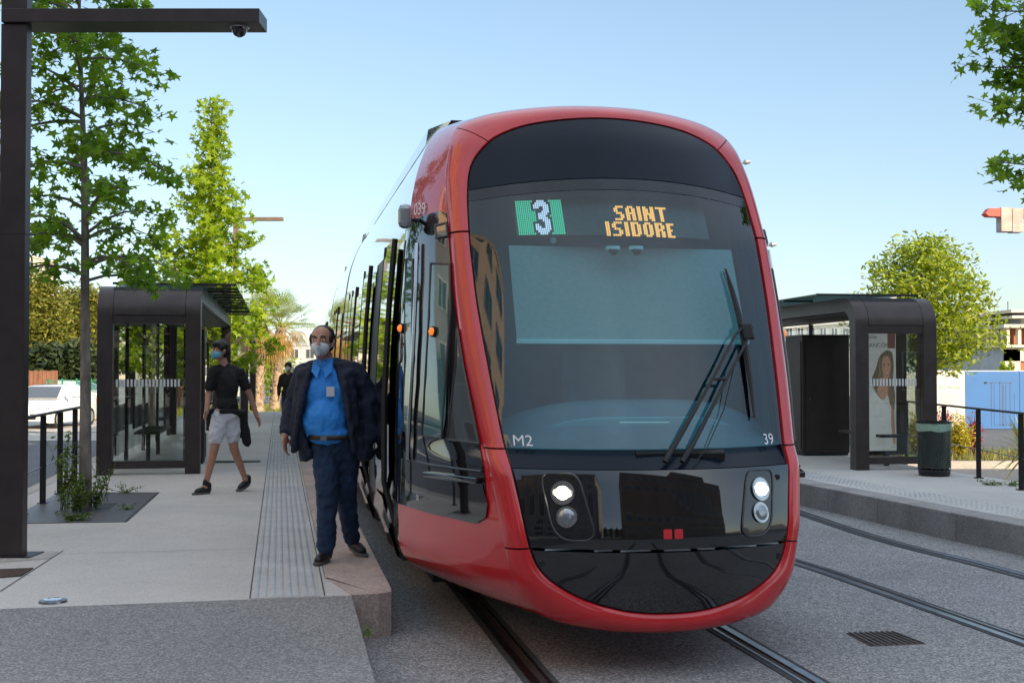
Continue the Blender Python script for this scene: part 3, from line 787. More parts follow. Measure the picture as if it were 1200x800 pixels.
# roller blind with bottom bar
bl_ = [inv(591, 290, .18), inv(869, 292, .18), inv(869, 403, .18), inv(597, 401, .18)]
vL_, vR_ = bl_[0][0], bl_[1][0]; zT, zB = bl_[0][1], bl_[3][1]
obj('roller_blind', fill2d([(-.72, zT), (.72, zT), (.72, zB), (-.72, zB)], lambda v, z: Vector((v, F(.45, z)+.18, z)), .1), blindm, tram, fixn=False, solid=.003)
obj('blind_bar', MB().box(-.725, .725, F(.45, zB)+.155, F(.45, zB)+.18, zB-.012, zB+.016), blindb, tram, bevel=.004)
for x in (718, 745):
    p = fr((x, 294.5), .12); o = obj('dome_camera', MB().tube([p+Vector((0, 0, .03)), p+Vector((0, 0, .01))], .045, 16), blindb, tram, smooth=True)
    obj('camera_eye', MB().tube([p+Vector((0, -.01, .012)), p+Vector((0, -.03, -.012)), p+Vector((0, -.035, -.02))], [.03, .024, .008], 16), blackm, o, smooth=True)
p = fr((648.5, 281.5), .05); obj('windshield_sensor', MB().tube([p, p+Vector((0, .012, 0))], .02, 14), silver, tram, smooth=True)
# destination display
dv0, dz0 = inv(603, 236, .09); dv1, dz1 = inv(831, 277, .09)
do = .09
def P2(x, y): return inv(x, y, do)
vA, zA = P2(603, 235.5); vB_, zB_ = P2(663, 274.5); vC, zC = P2(831, 277)
zlo = min(zB_, zC)
boardm = mat('display_board', (.012, .035, .03), .35, 0, .2, 30)
disp = obj('destination_display', fill2d([(vA-.01, zA+.008), (vC, zA+.008), (vC, zlo-.005), (vA-.01, zlo-.005)], lambda v, z: Vector((v, F(v, z)+do+.008, z)), .08), boardm, tram, fixn=False, solid=.004)
def dots(name, cells, v0_, z0_, pitch, m_, fill=.39, pz=None):
    mb = MB(); pz = pz or pitch
    for i, j in cells:
        v = v0_+pitch*(i+.5); z = z0_-pz*(j+.5); b_ = F(v, z)+do; s = pitch*fill; sz = pz*fill
        mb.add([(v-s, b_, z-sz), (v+s, b_, z-sz), (v+s, b_, z+sz), (v-s, b_, z+sz)], [(0, 1, 2, 3)])
    return obj(name, mb, m_, disp, fixn=False)
three = ["..XXXX..", ".XXXXXX.", "XXXXXXXX", "XXX..XXX", ".....XXX", "....XXXX", "..XXXXX.", "..XXXX..", "..XXXXX.", "....XXXX", ".....XXX", "XX...XXX", "XXX..XXX", "XXXXXXXX", ".XXXXXX.", "..XXXX.."]
pit = (vB_-vA)/24; pzz = (zA-zB_)/16
on = {(i+9, j) for j, r in enumerate(three) for i, c in enumerate(r) if c == 'X'}
halo = {(i+a, j+b) for i, j in on for a in (-1, 0, 1) for b in (-1, 0, 1)}
dots('green_dots', [(i, j) for i in range(24) for j in range(16) if (i, j) not in halo], vA, zA, pit, led_green, .40, pzz)
dots('white_numeral', sorted(on), vA, zA, pit, led_white, .42, pzz)
G = dict(S=[".1111","11...","11...",".111.","...11","...11","1111."], A=[".111.","11.11","11.11","11111","11.11","11.11","11.11"],
 I=["11"]*7, N=["11..11","111.11","111.11","111111","11.111","11.111","11..11"], T=["111111","..11..","..11..","..11..","..11..","..11..","..11.."],
 D=["1111.","11.11","11.11","11.11","11.11","11.11","1111."], O=[".111.","11.11","11.11","11.11","11.11","11.11",".111."],
 R=["1111.","11.11","11.11","1111.","11.11","11.11","11.11"], E=["1111","11..","11..","111.","11..","11..","1111"])
for word, xa, xb, ya, yb in (('SAINT', 718, 779, 241, 258), ('ISIDORE', 708.5, 788, 259.5, 276.5)):
    cells = []; k = 0
    for ch in word:
        g_l = G[ch]
        for j, r in enumerate(g_l):
            for i, c in enumerate(r):
                if c == '1': cells.append((k+i, j))
        k += len(g_l[0])+1
    a = P2(xa, ya); b = P2(xb, ya); c_ = P2(xa, yb)
    dots('amber_word', cells, a[0], a[1], (b[0]-a[0])/(k-1), led_amber, .43, (a[1]-c_[1])/7)
# lettering on the glass and side
def letter(name, txt, size, px, off, m_=whitet, par=tram, bold=.0):
    me = text_mesh(txt, size, bold); v0_, z0_ = inv(*px)
    for v in me.vertices:
        vv, zz = v0_+v.co.x, z0_+v.co.y; v.co = (vv, F(vv, zz)+off, zz)
    return obj(name, me, m_, par, fixn=False)
letter('lettering', 'M2', .085, (612, 516.5), -.006, bold=0)
letter('lettering', '39', .085, (900, 514.5), -.006)
def sletter(txt, size, px):
    me = text_mesh(txt, size, 0); s0_, T0_ = sidepx(*px); s0_ = min(s0_, .93)
    ls = (sp(s0_+.02, T0_)-sp(s0_-.02, T0_)).length/.04; lt = (sp(s0_, T0_+.1)-sp(s0_, T0_-.1)).length/.2
    for v in me.vertices: v.co = side(s0_-v.co.x/ls, T0_+v.co.y/lt, .010, -1)
    obj('lettering', me, whitet, tram, fixn=False)
sletter('039', .13, (493, 246)); sletter('05', .05, (491, 583))

# passenger modules ---------------------------------------------------
def bend(b): return .0009*max(0, b-9)**2
sec = [cr(Ck, NK*i/56) for i in range(57)]
sec = [(q[0], q[1]) for q in sec]
loop = sec+[(-v, z) for v, z in sec[-2:0:-1]]
def vat(z):
    for (a, c), (e, f_) in zip(sec[8:], sec[9:]):
        if (c-z)*(f_-z) <= 0 and c != f_ and a > 1.0: return a+(e-a)*(z-c)/(f_-c)
    return 1.3
def module(b0_, b1_):
    n = max(2, int((b1_-b0_)/.8)); rows = []
    for i in range(n+1):
        b = b0_+(b1_-b0_)*i/n; rows.append([(v+bend(b), b, z) for v, z in loop])
    m = MB().grid(rows, close_u=True); nn = len(loop); m.f.append(tuple(range(nn))[::-1]); m.f.append(tuple(n*nn+i for i in range(nn)))
    return obj('body_module', m, silver, tram, smooth=True, ang=50)
def sband(name, b0_, b1_, z0, z1, off, m_, par=tram, s=-1, rad=0):
    poly = [(b0_, z0), (b1_, z0), (b1_, z1), (b0_, z1)]
    if rad: poly = bezr(poly, rad)
    return obj(name, fill2d(poly, lambda b, z: Vector((s*(vat(z)+off)+bend(b), b, z)), .3), m_, par, smooth=True, fixn=False)
winm = mat('window_gloss', (.012, .016, .018), .025, 0, .2, 1, spec=.9, coat=1)
winm.node_tree.nodes['Principled BSDF'].inputs['IOR'].default_value = 1.75
mods = [(2.4, 9.4), (9.75, 14.6), (14.95, 20.2), (20.55, 25.4), (25.75, 34.5)]
obj('body_module', MB().grid([[(v, 1.7+.0, z) for v, z in loop], [(v, 2.4, z) for v, z in loop]], close_u=True) if False else MB().grid([[shellpt(T, 1) for T in [2*NK*i/120 for i in range(120)]], [(lambda q: (q[0], 2.4, q[1]))(ringpt(Ck, 2*NK*i/120)) for i in range(120)]], close_u=True), silver, tram, smooth=True)
doors = {0: [(2.95, 1.3), (7.0, 1.3)], 1: [(11.3, 1.3)], 2: [(16.8, 1.3)], 3: [(22.3, 1.3)], 4: [(27, 1.3), (31, 1.3)]}
for k, (a, b) in enumerate(mods):
    module(a, b)
    if k < 4:
        rows = []
        for i in range(9):
            bb = b+.35*i/8; sc = .985 if i % 2 else .95
            rows.append([(v*sc+bend(bb), bb, 1.8+(z-1.8)*sc) for v, z in loop])
        obj('bellows', MB().grid(rows, close_u=True), blackm, tram)
    for s in (-1, 1):
        sband('red_skirt', 1.72 if k == 0 else a, b, .345, .80, .004, redp, s=s)
        sband('window_band', a, b, .802, 2.60, .004, blackg, s=s)
        x = a+.15
        ds = doors[k]
        spans = []; cur = a+.12
        for d0, dw in ds: spans.append((cur, d0-.12)); cur = d0+dw+.12
        spans.append((cur, b-.12))
        for u0, u1 in spans:
            if u1-u0 < .5: continue
            nw = max(1, round((u1-u0)/1.5))
            for i in range(nw):
                w0 = u0+(u1-u0)*i/nw+.03; w1 = u0+(u1-u0)*(i+1)/nw-.03
                wn = sband('window', w0, w1, 1.12, 2.45, .010, winm, s=s, rad=.05)
                obj('window_divider', MB().obox((s*(vat(2.1)+.013)+bend((w0+w1)/2), (w0+w1)/2, 2.12), (.004, 0, 0), (0, (w1-w0)/2-.03, 0), (0, 0, .008)), trim, wn)
        for d0, dw in ds:
            opened = (k == 0 and d0 < 3 and s < 0)
            dl = dw/2
            for i in (0, 1):
                b0_ = d0+dl*i; off = .014
                if opened: b0_ = 2.05 if i == 0 else d0+dw+.0; off = .07
                dr = sband('door', b0_+.012, b0_+dl-.012, .36, 2.58, off, blackg, s=s, rad=.03)
                if opened: dr.data.materials[0] = blackg
                sband('door_glass', b0_+.07, b0_+dl-.07, .98, 2.50, off+.005, winm, dr, s, .04)
                sband('door_foot', b0_+.03, b0_+dl-.03, .37, .80, off+.004, redp, dr, s)
                for e in (b0_+.012, b0_+dl-.012):
                    obj('door_seal', MB().tube([(s*(vat(z)+off-.01)+bend(e), e, z) for z in (.36, .9, 1.5, 2.1, 2.58)], .022, 6), blackm, dr)
            if opened:
                sband('doorway_shade_panel', d0+.01, d0+dw-.01, .36, 2.58, .008, MATS['railing_metal'], s=s)  # flat dark panel, shade of the open door painted in
    obj('underframe', MB().box(-1.0+bend((a+b)/2), 1.0+bend((a+b)/2), a, b, .14, .36), blackm, tram)
    obj('roof_fairing', MB().grid([[(x_+bend(bb), bb, z_) for x_, z_ in ((-1.0, 3.40), (-.98, 3.52), (-.80, 3.60), (.80, 3.60), (.98, 3.52), (1.0, 3.40))] for bb in (a+.5, b)]), silver, tram)
# exterior camera pod on the side
t_ = obj('mirror_camera', MB().obox((-1.29, 1.60, 2.68), (.045, 0, 0), (0, .05, 0), (0, .0, .08)), silver, tram, bevel=.035)
obj('pod_arm', MB().tube([(-1.20, 1.63, 2.66), (-1.28, 1.62, 2.66)], .014, 8), blackm, t_)

# ================================================================ STREET FURNITURE
# dark square mast with a long arm and a dome camera
pw = gnd(20, 652, PH); yaw = TH
m_ = thing('mast', 'tall dark square mast with horizontal arm rising at the left edge of the platform', 'mast', (-3.74, 9.06, PH), 0)
obj('pole', MB().box(-.112, .082, -.11, -.01, 0, 4.01).box(-.112, .082, -.11, -.01, 4.12, 5.6), brown, m_, bevel=.004)
obj('collar', MB().box(-.114, .084, -.112, -.008, 2.42, 2.428), blackm, m_)
obj('arm', MB().box(-.10, 1.84, -.14, .15, 4.013, 4.117), brown, m_, bevel=.004)
dc = obj('dome_camera', MB().lathe([(.012, -.075), (.04, -.062), (.058, -.03), (.06, -.002), (.066, 0)], (1.66, 0, 4.011), 24), blackg, m_, smooth=True)
obj('camera_ring', MB().lathe([(.07, -.008), (.075, -.003), (.075, .001)], (1.66, 0, 4.012), 24), silver, dc)
obj('foot_plate', MB().box(-.15, .15, -.14, .14, 0, .012), railm, m_)
# further masts
def mast(label, X, Y, z_arm, arm, wd, grp='slim masts standing further down the platform'):
    t = thing('mast', label, 'mast', (X, Y, -.3), 0, grp)
    obj('pole', MB().box(-wd/2, wd/2, -wd/2, wd/2, 0, z_arm+.5), brown_l, t)
    obj('arm', MB().box(-.1, arm, -.12, .12, z_arm+.14, z_arm+.24), brown_l, t)
def pxm(label, x, xe, yarm, Y, wd):
    s = FPX/Y; z = CAMH+(432-yarm)/s; mast(label, (x-600)/s, Y, z+.1, (xe-x)/s, wd)
pxm('brown mast rising behind the sunlit young tree, its short arm out to the right', 275.5, 331, 256, 38, .14)
pxm('distant brown mast beside the palms with a long arm low over them', 287, 330, 368, 58, .2)
def street_lamp(label, x, y, xt, Y, base=-.34, flip=1):
    s = FPX/Y; zt = CAMH+(432-y)/s; X = (x-600)/s
    t = thing('street_lamp', label, 'street lamp', (X, Y, base), 0)
    h = zt-base
    obj('pole', MB().tube([(0, 0, 0), (0, 0, h*.5), (0, 0, h)], [.09, .07, .05], 10), silver, t, smooth=True)
    L_ = (xt-x)/s
    obj('arm', MB().tube([(0, 0, h-.05), (L_*.35, 0, h+.02), (L_*.7, 0, h+.06)], .03, 8), silver, t, smooth=True)
    obj('lamp_head', MB().tube([(L_*.6, 0, h+.05), (L_*.75, 0, h+.08), (L_, 0, h+.10), (L_*1.02, 0, h+.09)], [.03, .10, .07, .02], 10), silver, t, smooth=True)
street_lamp('pale grey street lamp showing above the left shelter roof', 142, 284, 181, 46)
street_lamp('pale street lamp whose head peeps past the tram at shoulder height', 889, 289, 910, 40)
street_lamp('pale street lamp whose head peeps past the upper right corner of the tram', 858, 192, 880, 40)
street_lamp('far pale lamp post beyond the second shelter, head left of the palms', 283, 331, 309, 60)

def rz_pt(o, a, x, y): return (o[0]+x*math.cos(a)-y*math.sin(a), o[1]+x*math.sin(a)+y*math.cos(a))
def shelter(label, loc, rz, W, H, L, side_, grp='bronze tram stop shelters'):
    t = thing('tram_shelter', label, 'tram shelter', loc, rz, grp)
    rad = .40; th = .20; zs = H-rad
    def arch(r, y0, z1, x0, x1, back=False, nm='frame'):
        pass
    # ribbon profile in (y, z): outer and inner line
    outer = [(0, 0), (0, zs)]+[(rad-rad*math.cos(a), zs+rad*math.sin(a)) for a in [math.pi/2*i/10 for i in range(1, 11)]]
    ri = rad-th
    inner = [(th, 0), (th, zs)]+[(th+ri-ri*math.cos(a), zs+ri*math.sin(a)) for a in [math.pi/2*i/10 for i in range(1, 11)]]
    pw_ = .195
    def ribbon_part(nm, x0, x1, o0, i0, m__, **k):
        n = len(o0); vs = []
        for x in (x0, x1): vs += [(x, y, z) for y, z in o0]+[(x, y, z) for y, z in i0]
        fs = []
        for i in range(n-1):
            fs += [(i, i+1, 2*n+i+1, 2*n+i), (n+i, n+i+1, 3*n+i+1, 3*n+i), (i, i+1, n+i+1, n+i), (2*n+i, 2*n+i+1, 3*n+i+1, 3*n+i)]
        fs += [(0, n, 3*n, 2*n), (n-1, 2*n-1, 4*n-1, 3*n-1)]
        return obj(nm, MB().add(vs, fs), m__, t, smooth=True, **k)
    ribbon_part('post', 0, pw_, outer, inner, brown); ribbon_part('post', W-pw_, W, outer, inner, brown)
    ribbon_part('curved_head', pw_+.006, W-pw_-.006, outer[1:], inner[1:], brown)
    obj('lintel', MB().box(pw_+.002, W-pw_-.002, .01, th-.01, zs-.115, zs-.006), brown, t)
    obj('bottom_rail', MB().box(pw_+.001, W-pw_-.001, .02, .12, .08, .18), brown, t)
    pane = obj('glass_pane', MB().box(pw_+.004, W-pw_-.004, .055, .063, .185, zs-.12), shglass, t)
    band = MB(); n = int((W-2*pw_-.06)/.047)
    for i in range(n): x = pw_+.04+i*.047; band.box(x, x+.027, .050, .053, 1.17, 1.27)
    obj('safety_band', band, MATS.get('frost') or mat('frost', (.62, .64, .65), .6, 0, 0), pane)
    # roof: main slab and track-side edge beam
    obj('roof', MB().box(.006, W-.006, rad+.004, L-rad, H-th, H-.002), brown, t)
    obj('ceiling', MB().box(.08, W-.08, .28, L-.3, H-th-.03, H-th-.004), kiosk_m, t)
    xb = W if side_ > 0 else 0
    # far posts
    for x0 in (0, W-pw_): obj('post', MB().box(x0, x0+pw_, L-.2, L, 0, H-.2), brown, t)
    obj('roof_end', MB().box(0.003, W-.003, L-rad+.004, L, H-th+.003, H-.004), brown, t)
    # back wall of glass on the side away from the track
    bx = .06 if side_ > 0 else W-.06
    nb = 4
    for i in range(nb):
        y0 = .35+(L-.8)*i/nb; y1 = .35+(L-.8)*(i+1)/nb-.07
        p_ = obj('back_glass', MB().box(bx-.005, bx+.005, y0, y1, .15, H-th-.05), shglass, t)
        obj('mullion', MB().box(bx-.03, bx+.03, y1+.002, y1+.068, 0.0, H-th-.03), brown, t)
    # glass canopy reaching towards the track, on slim fins
    cx0, cx1 = (W*.12, W+.46) if side_ > 0 else (-.46, W*.88)
    obj('canopy_glass', MB().box(cx0, cx1, .28, L-.25, H+.035, H+.045), cglass, t)
    obj('canopy_edge', MB().box(cx0, cx1, .245, .275, H+.02, H+.05), blackm, t)
    k = int((L-.6)/1.5)
    fx0, fx1 = (W+.001, cx1) if side_ > 0 else (cx0, -.001)
    for i in range(k):
        y = 1.5+i*1.5
        obj('canopy_fin', MB().box(fx0, fx1, y, y+.04, H+.0, H+.03), blackm, t)
    b = obj('bench', MB().box(.22, .60, 2.2, 4.2, .42, .46) if side_ > 0 else MB().box(W-.60, W-.22, .5, 2.0, .42, .46), kiosk_m, t, bevel=.01)
    for yy in ((2.4, 3.9) if side_ > 0 else (.7, 1.8)):
        xx = .38 if side_ > 0 else W-.44
        obj('bench_leg', MB().box(xx, xx+.06, yy, yy+.06, .0, .42), kiosk_m, b)
    bk = MB().box(.20, .23, 2.2, 4.2, .50, .85) if side_ > 0 else MB().box(W-.24, W-.21, .5, 2.0, .50, .80)
    obj('bench_back', bk, kiosk_m, b, bevel=.02)
    return t
c = gnd(112.5, 557, PH)
sh1 = shelter('nearest bronze shelter on the left platform, its glazed end facing the camera', c, TH, 1.33, 2.53, 10.2, 1)
c2_ = rz_pt(c, TH, 0.0, 15.2)
sh2 = shelter('second bronze shelter on the left platform, further back beside the palms', (c2_[0]+.25, c2_[1], PH), TH, 1.33, 2.53, 10.2, 1)
cR = gnd(1003.5, 551, PH)
sh3 = shelter('bronze shelter on the right platform with an advertising poster behind its glass', cR, R(8), 1.2, 2.42, 9.0, -1)
# ticket machine in the left shelter
q = rz_pt(c, TH, .98, 1.7)
t = thing('ticket_machine', 'dark upright ticket machine under the nearest left shelter', 'ticket machine', (q[0], q[1], PH), TH)
obj('cabinet', MB().box(0, .30, 0, .62, .06, 2.0), kiosk_m, t, bevel=.01)
obj('plinth', MB().box(.02, .28, .02, .60, 0, .058), blackm, t)
obj('screen', MB().box(.301, .306, .12, .50, 1.05, 1.55), winm, t); obj('slot_panel', MB().box(.301, .308, .12, .50, .45, .95), blackg, t)
obj('grab_bar', MB().tube([(.33, .02, .5), (.35, .02, .55), (.35, .02, 1.75), (.33, .02, 1.8)], .014, 8), blackm, t, smooth=True)
obj('header', MB().box(-.001, .303, -.002, .622, 1.78, 1.90), brown, t)
# technical cabinet, right platform
cc = gnd(941, 534, PH)
t = thing('equipment_cabinet', 'tall plain brown metal cabinet standing left of the right platform shelter', 'cabinet', cc, R(8))
obj('body', MB().box(0, .80, 0, .75, .04, 1.93), kiosk_m, t, bevel=.008)
obj('top_cap', MB().box(-.015, .815, -.015, .765, 1.932, 1.965), brown, t)
obj('plinth', MB().box(.02, .78, .02, .73, 0, .038), blackm, t)
dr = obj('door', MB().box(.05, .72, -.012, -.001, .10, 1.86), kiosk_m, t, bevel=.004)
for z in (.93, .99, .66): obj('lock', MB().lathe([(.014, -.02), (.014, -.012)], (.11, 0, z), 12, ax='y'), chrome, dr)
obj('door', MB().box(-.012, -.001, .06, .69, .10, 1.86), kiosk_m, t, bevel=.004)
# advertising poster (a flat printed sheet in a frame)
pX0, pX1 = 5.14, 5.58; pY = 17.35
t = thing('advertising_panel', 'pale, faintly glowing poster of a smiling long-haired blonde behind the right shelter glass', 'poster', (pX0, pY, PH), R(10))
PWd = .47; z0p, z1p = .22, 1.95
obj('case', MB().box(-.03, PWd+.18, .02, .12, z0p-.06, z1p+.06), kiosk_m, t, bevel=.01)
paper = mat('poster_paper', (.72, .72, .73), .5, 0, .08, 3, emit=(.72, .72, .73), estr=.10)  # paper, skin and white glow faintly, added to brighten the poster
sheet_ = obj('printed_sheet', MB().box(0, PWd, .004, .018, z0p, z1p), paper, t)
skinp = mat('poster_skin', (.62, .34, .24), .5, 0, .1, 6, emit=(.62, .34, .24), estr=.10); hairp = mat('poster_hair', (.62, .42, .25), .6, 0, .35, 14, stretch=(6, 1, .8)); whp = mat('poster_white', (.85, .85, .87), .5, 0, .1, 5, emit=(.85, .85, .87), estr=.10)
pinkp = mat('poster_pink', (.75, .28, .26), .5, 0, 0); greyp = mat('poster_ink', (.06, .06, .07), .5, 0, 0); lipp = mat('poster_lip', (.55, .10, .10), .5, 0, 0)
def pp(nm, pts, y, m__, rr=.02, par=None): # poster artwork: thin printed shapes, u 0..1, w 0..1
    P_ = [(u*PWd, z0p+(z1p-z0p)*w_) for u, w_ in pts]
    P_ = bezr(P_, rr, 4) if rr else P_
    return obj(nm, MB().prism(P_, lambda u, v, tt: (u, tt, v), y, y-.0008), m__, par or sheet_)
pp('printed_hair', [(.70,.85),(.88,.83),(.93,.72),(.90,.60),(.97,.45),(.92,.30),(.80,.38),(.72,.48),(.50,.42),(.25,.52),(.18,.60),(.34,.70),(.45,.80)], .0032, hairp, .04)
pp('printed_dress', [(.02,.0),(.02,.44),(.25,.50),(.55,.42),(.78,.34),(.92,.10),(.80,.02)], .0024, whp, .05)
pp('printed_face', [(.56,.79),(.72,.80),(.82,.76),(.82,.68),(.74,.61),(.64,.60),(.55,.66),(.52,.73)], .0016, skinp, .05)
pp('printed_neck', [(.50,.62),(.70,.62),(.74,.50),(.60,.42),(.36,.48),(.40,.55)], .0020, skinp, .03)
pp('printed_arm', [(.84,.40),(.93,.30),(.97,.06),(.90,.05),(.82,.22)], .0016, skinp, .02)
pp('printed_smile', [(.62,.655),(.70,.645),(.77,.665),(.75,.645),(.70,.632),(.65,.64)], .0008, lipp, .003)
pp('printed_teeth', [(.64,.652),(.70,.646),(.75,.658),(.74,.650),(.70,.640),(.66,.645)], .0002, whp, .002)
for u in (.60, .75): pp('printed_eye', [(u-.035,.722),(u,.731),(u+.035,.722),(u,.715)], .0008, greyp, .004); pp('printed_brow', [(u-.04,.745),(u,.754),(u+.045,.745),(u,.749)], .0008, hairp, 0)
pp('printed_square', [(.72,.86),(.98,.86),(.98,.99),(.72,.99)], .0030, pinkp, 0)
def ptext(s_, size, u, w_):
    me = text_mesh(s_, size, 0, 'LEFT')
    for v in me.vertices: v.co = (u*PWd+v.co.x, .0028, z0p+(z1p-z0p)*w_+v.co.y)
    obj('printed_word', me, greyp, sheet_, fixn=False)
ptext('Idôle', .075, .05, .955); ptext('LANCÔME', .085, .02, .885)

# litter bin ----------------------------------------------------------
bc = gnd(1095, 557, PH)
t = thing('litter_bin', 'dark slatted litter bin with a pale green bag folded over its rim', 'litter bin', bc, 0)
binm = mat('bin_metal', (.06, .075, .068), .45, .2, .2, 8)
obj('base', MB().lathe([(.19, 0), (.20, .02), (.205, .07), (.19, .09)], n=28), railm, t, smooth=True)
for k in range(17):
    z = .11+k*.0285
    obj('slat', MB().lathe([(.204, z), (.212, z), (.212, z+.016), (.204, z+.016), (.204, z)], n=28), binm, t)
for k in range(8):
    a = k*math.pi/4+.3; obj('upright', MB().obox((.200*math.cos(a), .200*math.sin(a), .36), (-.014*math.sin(a), .014*math.cos(a), 0), (.004*math.cos(a), .004*math.sin(a), 0), (0, 0, .28)), railm, t)
bagm = mat('bag_plastic', (.30, .46, .36), .35, 0, .2, 12, bump=.8, bscale=18)
bagm2 = mat('bag_dark', (.18, .32, .24), .4, 0, .5, 9, bump=.8, bscale=14)
rows = []
for i, (r, z) in enumerate([(.215, .59), (.222, .62), (.224, .66), (.224, .69), (.212, .70), (.19, .69), (.175, .6), (.175, .5), (.17, .3), (.15, .10), (.02, .09)]):
    rows.append([((r+.006*math.sin(9*a+i))*math.cos(a), (r+.006*math.sin(9*a+i))*math.sin(a), z+.008*math.sin(5*a) if z < .6 else z) for a in [2*math.pi*j/48 for j in range(48)]])
obj('bag', MB().grid(rows[:6], close_u=True), bagm, t, smooth=True)
obj('bag_inside', MB().grid(rows[5:], close_u=True), bagm2, t, smooth=True)
obj('rim', MB().lathe([(.195, .702), (.240, .702), (.240, .716), (.195, .716), (.195, .702)], n=32), MATS['railing_metal'], t)
# railings ------------------------------------------------------------
def railing(label, pts, zb_, h, grp='dark railings along the backs of the platforms'):
    t = thing('railing', label, 'railing', (pts[0][0], pts[0][1], zb_), 0, grp)
    o_ = Vector((pts[0][0], pts[0][1], 0)); loc = [Vector((p[0], p[1], 0))-o_ for p in pts]
    for p, q in zip(loc, loc[1:]+[loc[-1]*2-loc[-2]]):
        d = (q-p).normalized(); n_ = Vector((-d.y, d.x, 0))
        obj('post', MB().obox(p+Vector((0, 0, h/2)), d*.012, n_*.030, Vector((0, 0, h/2))), railm, t, bevel=.003)
        obj('foot', MB().obox(p+Vector((0, 0, .006)), d*.05, n_*.05, Vector((0, 0, .006))), railm, t)
    for p, q in zip(loc, loc[1:]):
        d = (q-p).normalized(); n_ = Vector((-d.y, d.x, 0))
        obj('top_rail', MB().obox((p+q)/2+Vector((0, 0, h+.014)), d*(q-p).length/2, n_*.03, Vector((0, 0, .012))), railm, t, bevel=.003)
        obj('cable', MB().tube([p+Vector((0, 0, h*.42)), q+Vector((0, 0, h*.42))], .007, 6), steel, t, smooth=True)
lv = vb(gnd(50, 590, PH))
pts = [tw(lv[0], lv[1]+i*.99) for i in (-5, -4, -3, -2, -1, 0, 1, 2, 3.05)]
railing('dark metal railing at the back of the left platform behind the young tree', pts, PH, .92)
r0 = gnd(1147, 560, PH); r1 = gnd(1197, 574, PH); d = (r1-r0)
railing('dark metal railing on the right platform running from the litter bin out of frame', [r0-d*2.3, r0-d*.98, r0, r0+d, r0+d*2.0, r0+d*3.0], PH, .88)

# tree grate and weeds ------------------------------------------------
G4 = [gnd(0, 614, PH), gnd(147, 611.5, PH), gnd(186, 577, PH), gnd(70, 577, PH)]
slate = mat('tree_grate_slate', (.085, .082, .085), .45, 0, .3, 10, bump=.15)
gt = thing('tree_grate', 'dark slate tree surround set flush in the platform at the foot of the near tree', 'tree grate', sum(G4, Vector())/4, world=True)
obj('plate', slab(G4, PH-.04, PH+.006), slate, gt)
hole = [gnd(112, 597, PH), gnd(128, 597, PH), gnd(138, 590, PH), gnd(118, 590, PH)]
obj('opening', slab(hole, PH, PH+.008), blackm, gt)
dv = MB()
for f in (.33, .66):
    a = G4[0].lerp(G4[3], f); b = G4[1].lerp(G4[2], f); cutline(a, b, .006, PH+.0075, dv)
cutline(G4[0].lerp(G4[1], .55), G4[3].lerp(G4[2], .55), .006, PH+.0075, dv)
cutline(G4[1], G4[2], .02, PH+.0075, dv)
obj('joints', dv, blackm, gt)

# ================================================================ VEGETATION
STAR = []
for k in range(10):
    a = math.pi/2+k*math.pi/5; r = 1.0 if k % 2 == 0 else .42
    STAR.append((r*math.cos(a), r*math.sin(a)))
STAR = STAR
OVAL = [(0, -1), (.32, -.4), (.36, .2), (0, 1), (-.36, .2), (-.32, -.4)]
def leaves(centers, size, shape=STAR, up=.5, fold=.25, jit=.35, seed=1):
    """many leaf-sized faces, one island each"""
    rg = np.random.RandomState(seed); n = len(centers); c = np.array(centers, float)
    nr = rg.normal(size=(n, 3)); nr[:, 2] = np.abs(nr[:, 2])+up; nr /= np.linalg.norm(nr, axis=1)[:, None]
    t = rg.normal(size=(n, 3)); u = np.cross(nr, t); u /= np.linalg.norm(u, axis=1)[:, None]; v = np.cross(nr, u)
    s = size*(1+jit*(rg.rand(n)*2-1))
    k = len(shape); P = np.zeros((n, k, 3))
    for j, (a, b) in enumerate(shape):
        P[:, j] = c+u*(a*s)[:, None]+v*(b*s)[:, None]-nr*(fold*abs(a)*s)[:, None]
    me = bpy.data.meshes.new('leaves'); me.vertices.add(n*k); me.vertices.foreach_set('co', P.ravel())
    me.loops.add(n*k); me.loops.foreach_set('vertex_index', np.arange(n*k)); me.polygons.add(n)
    me.polygons.foreach_set('loop_start', np.arange(n)*k); me.polygons.foreach_set('loop_total', np.full(n, k)); me.update(calc_edges=True)
    return me
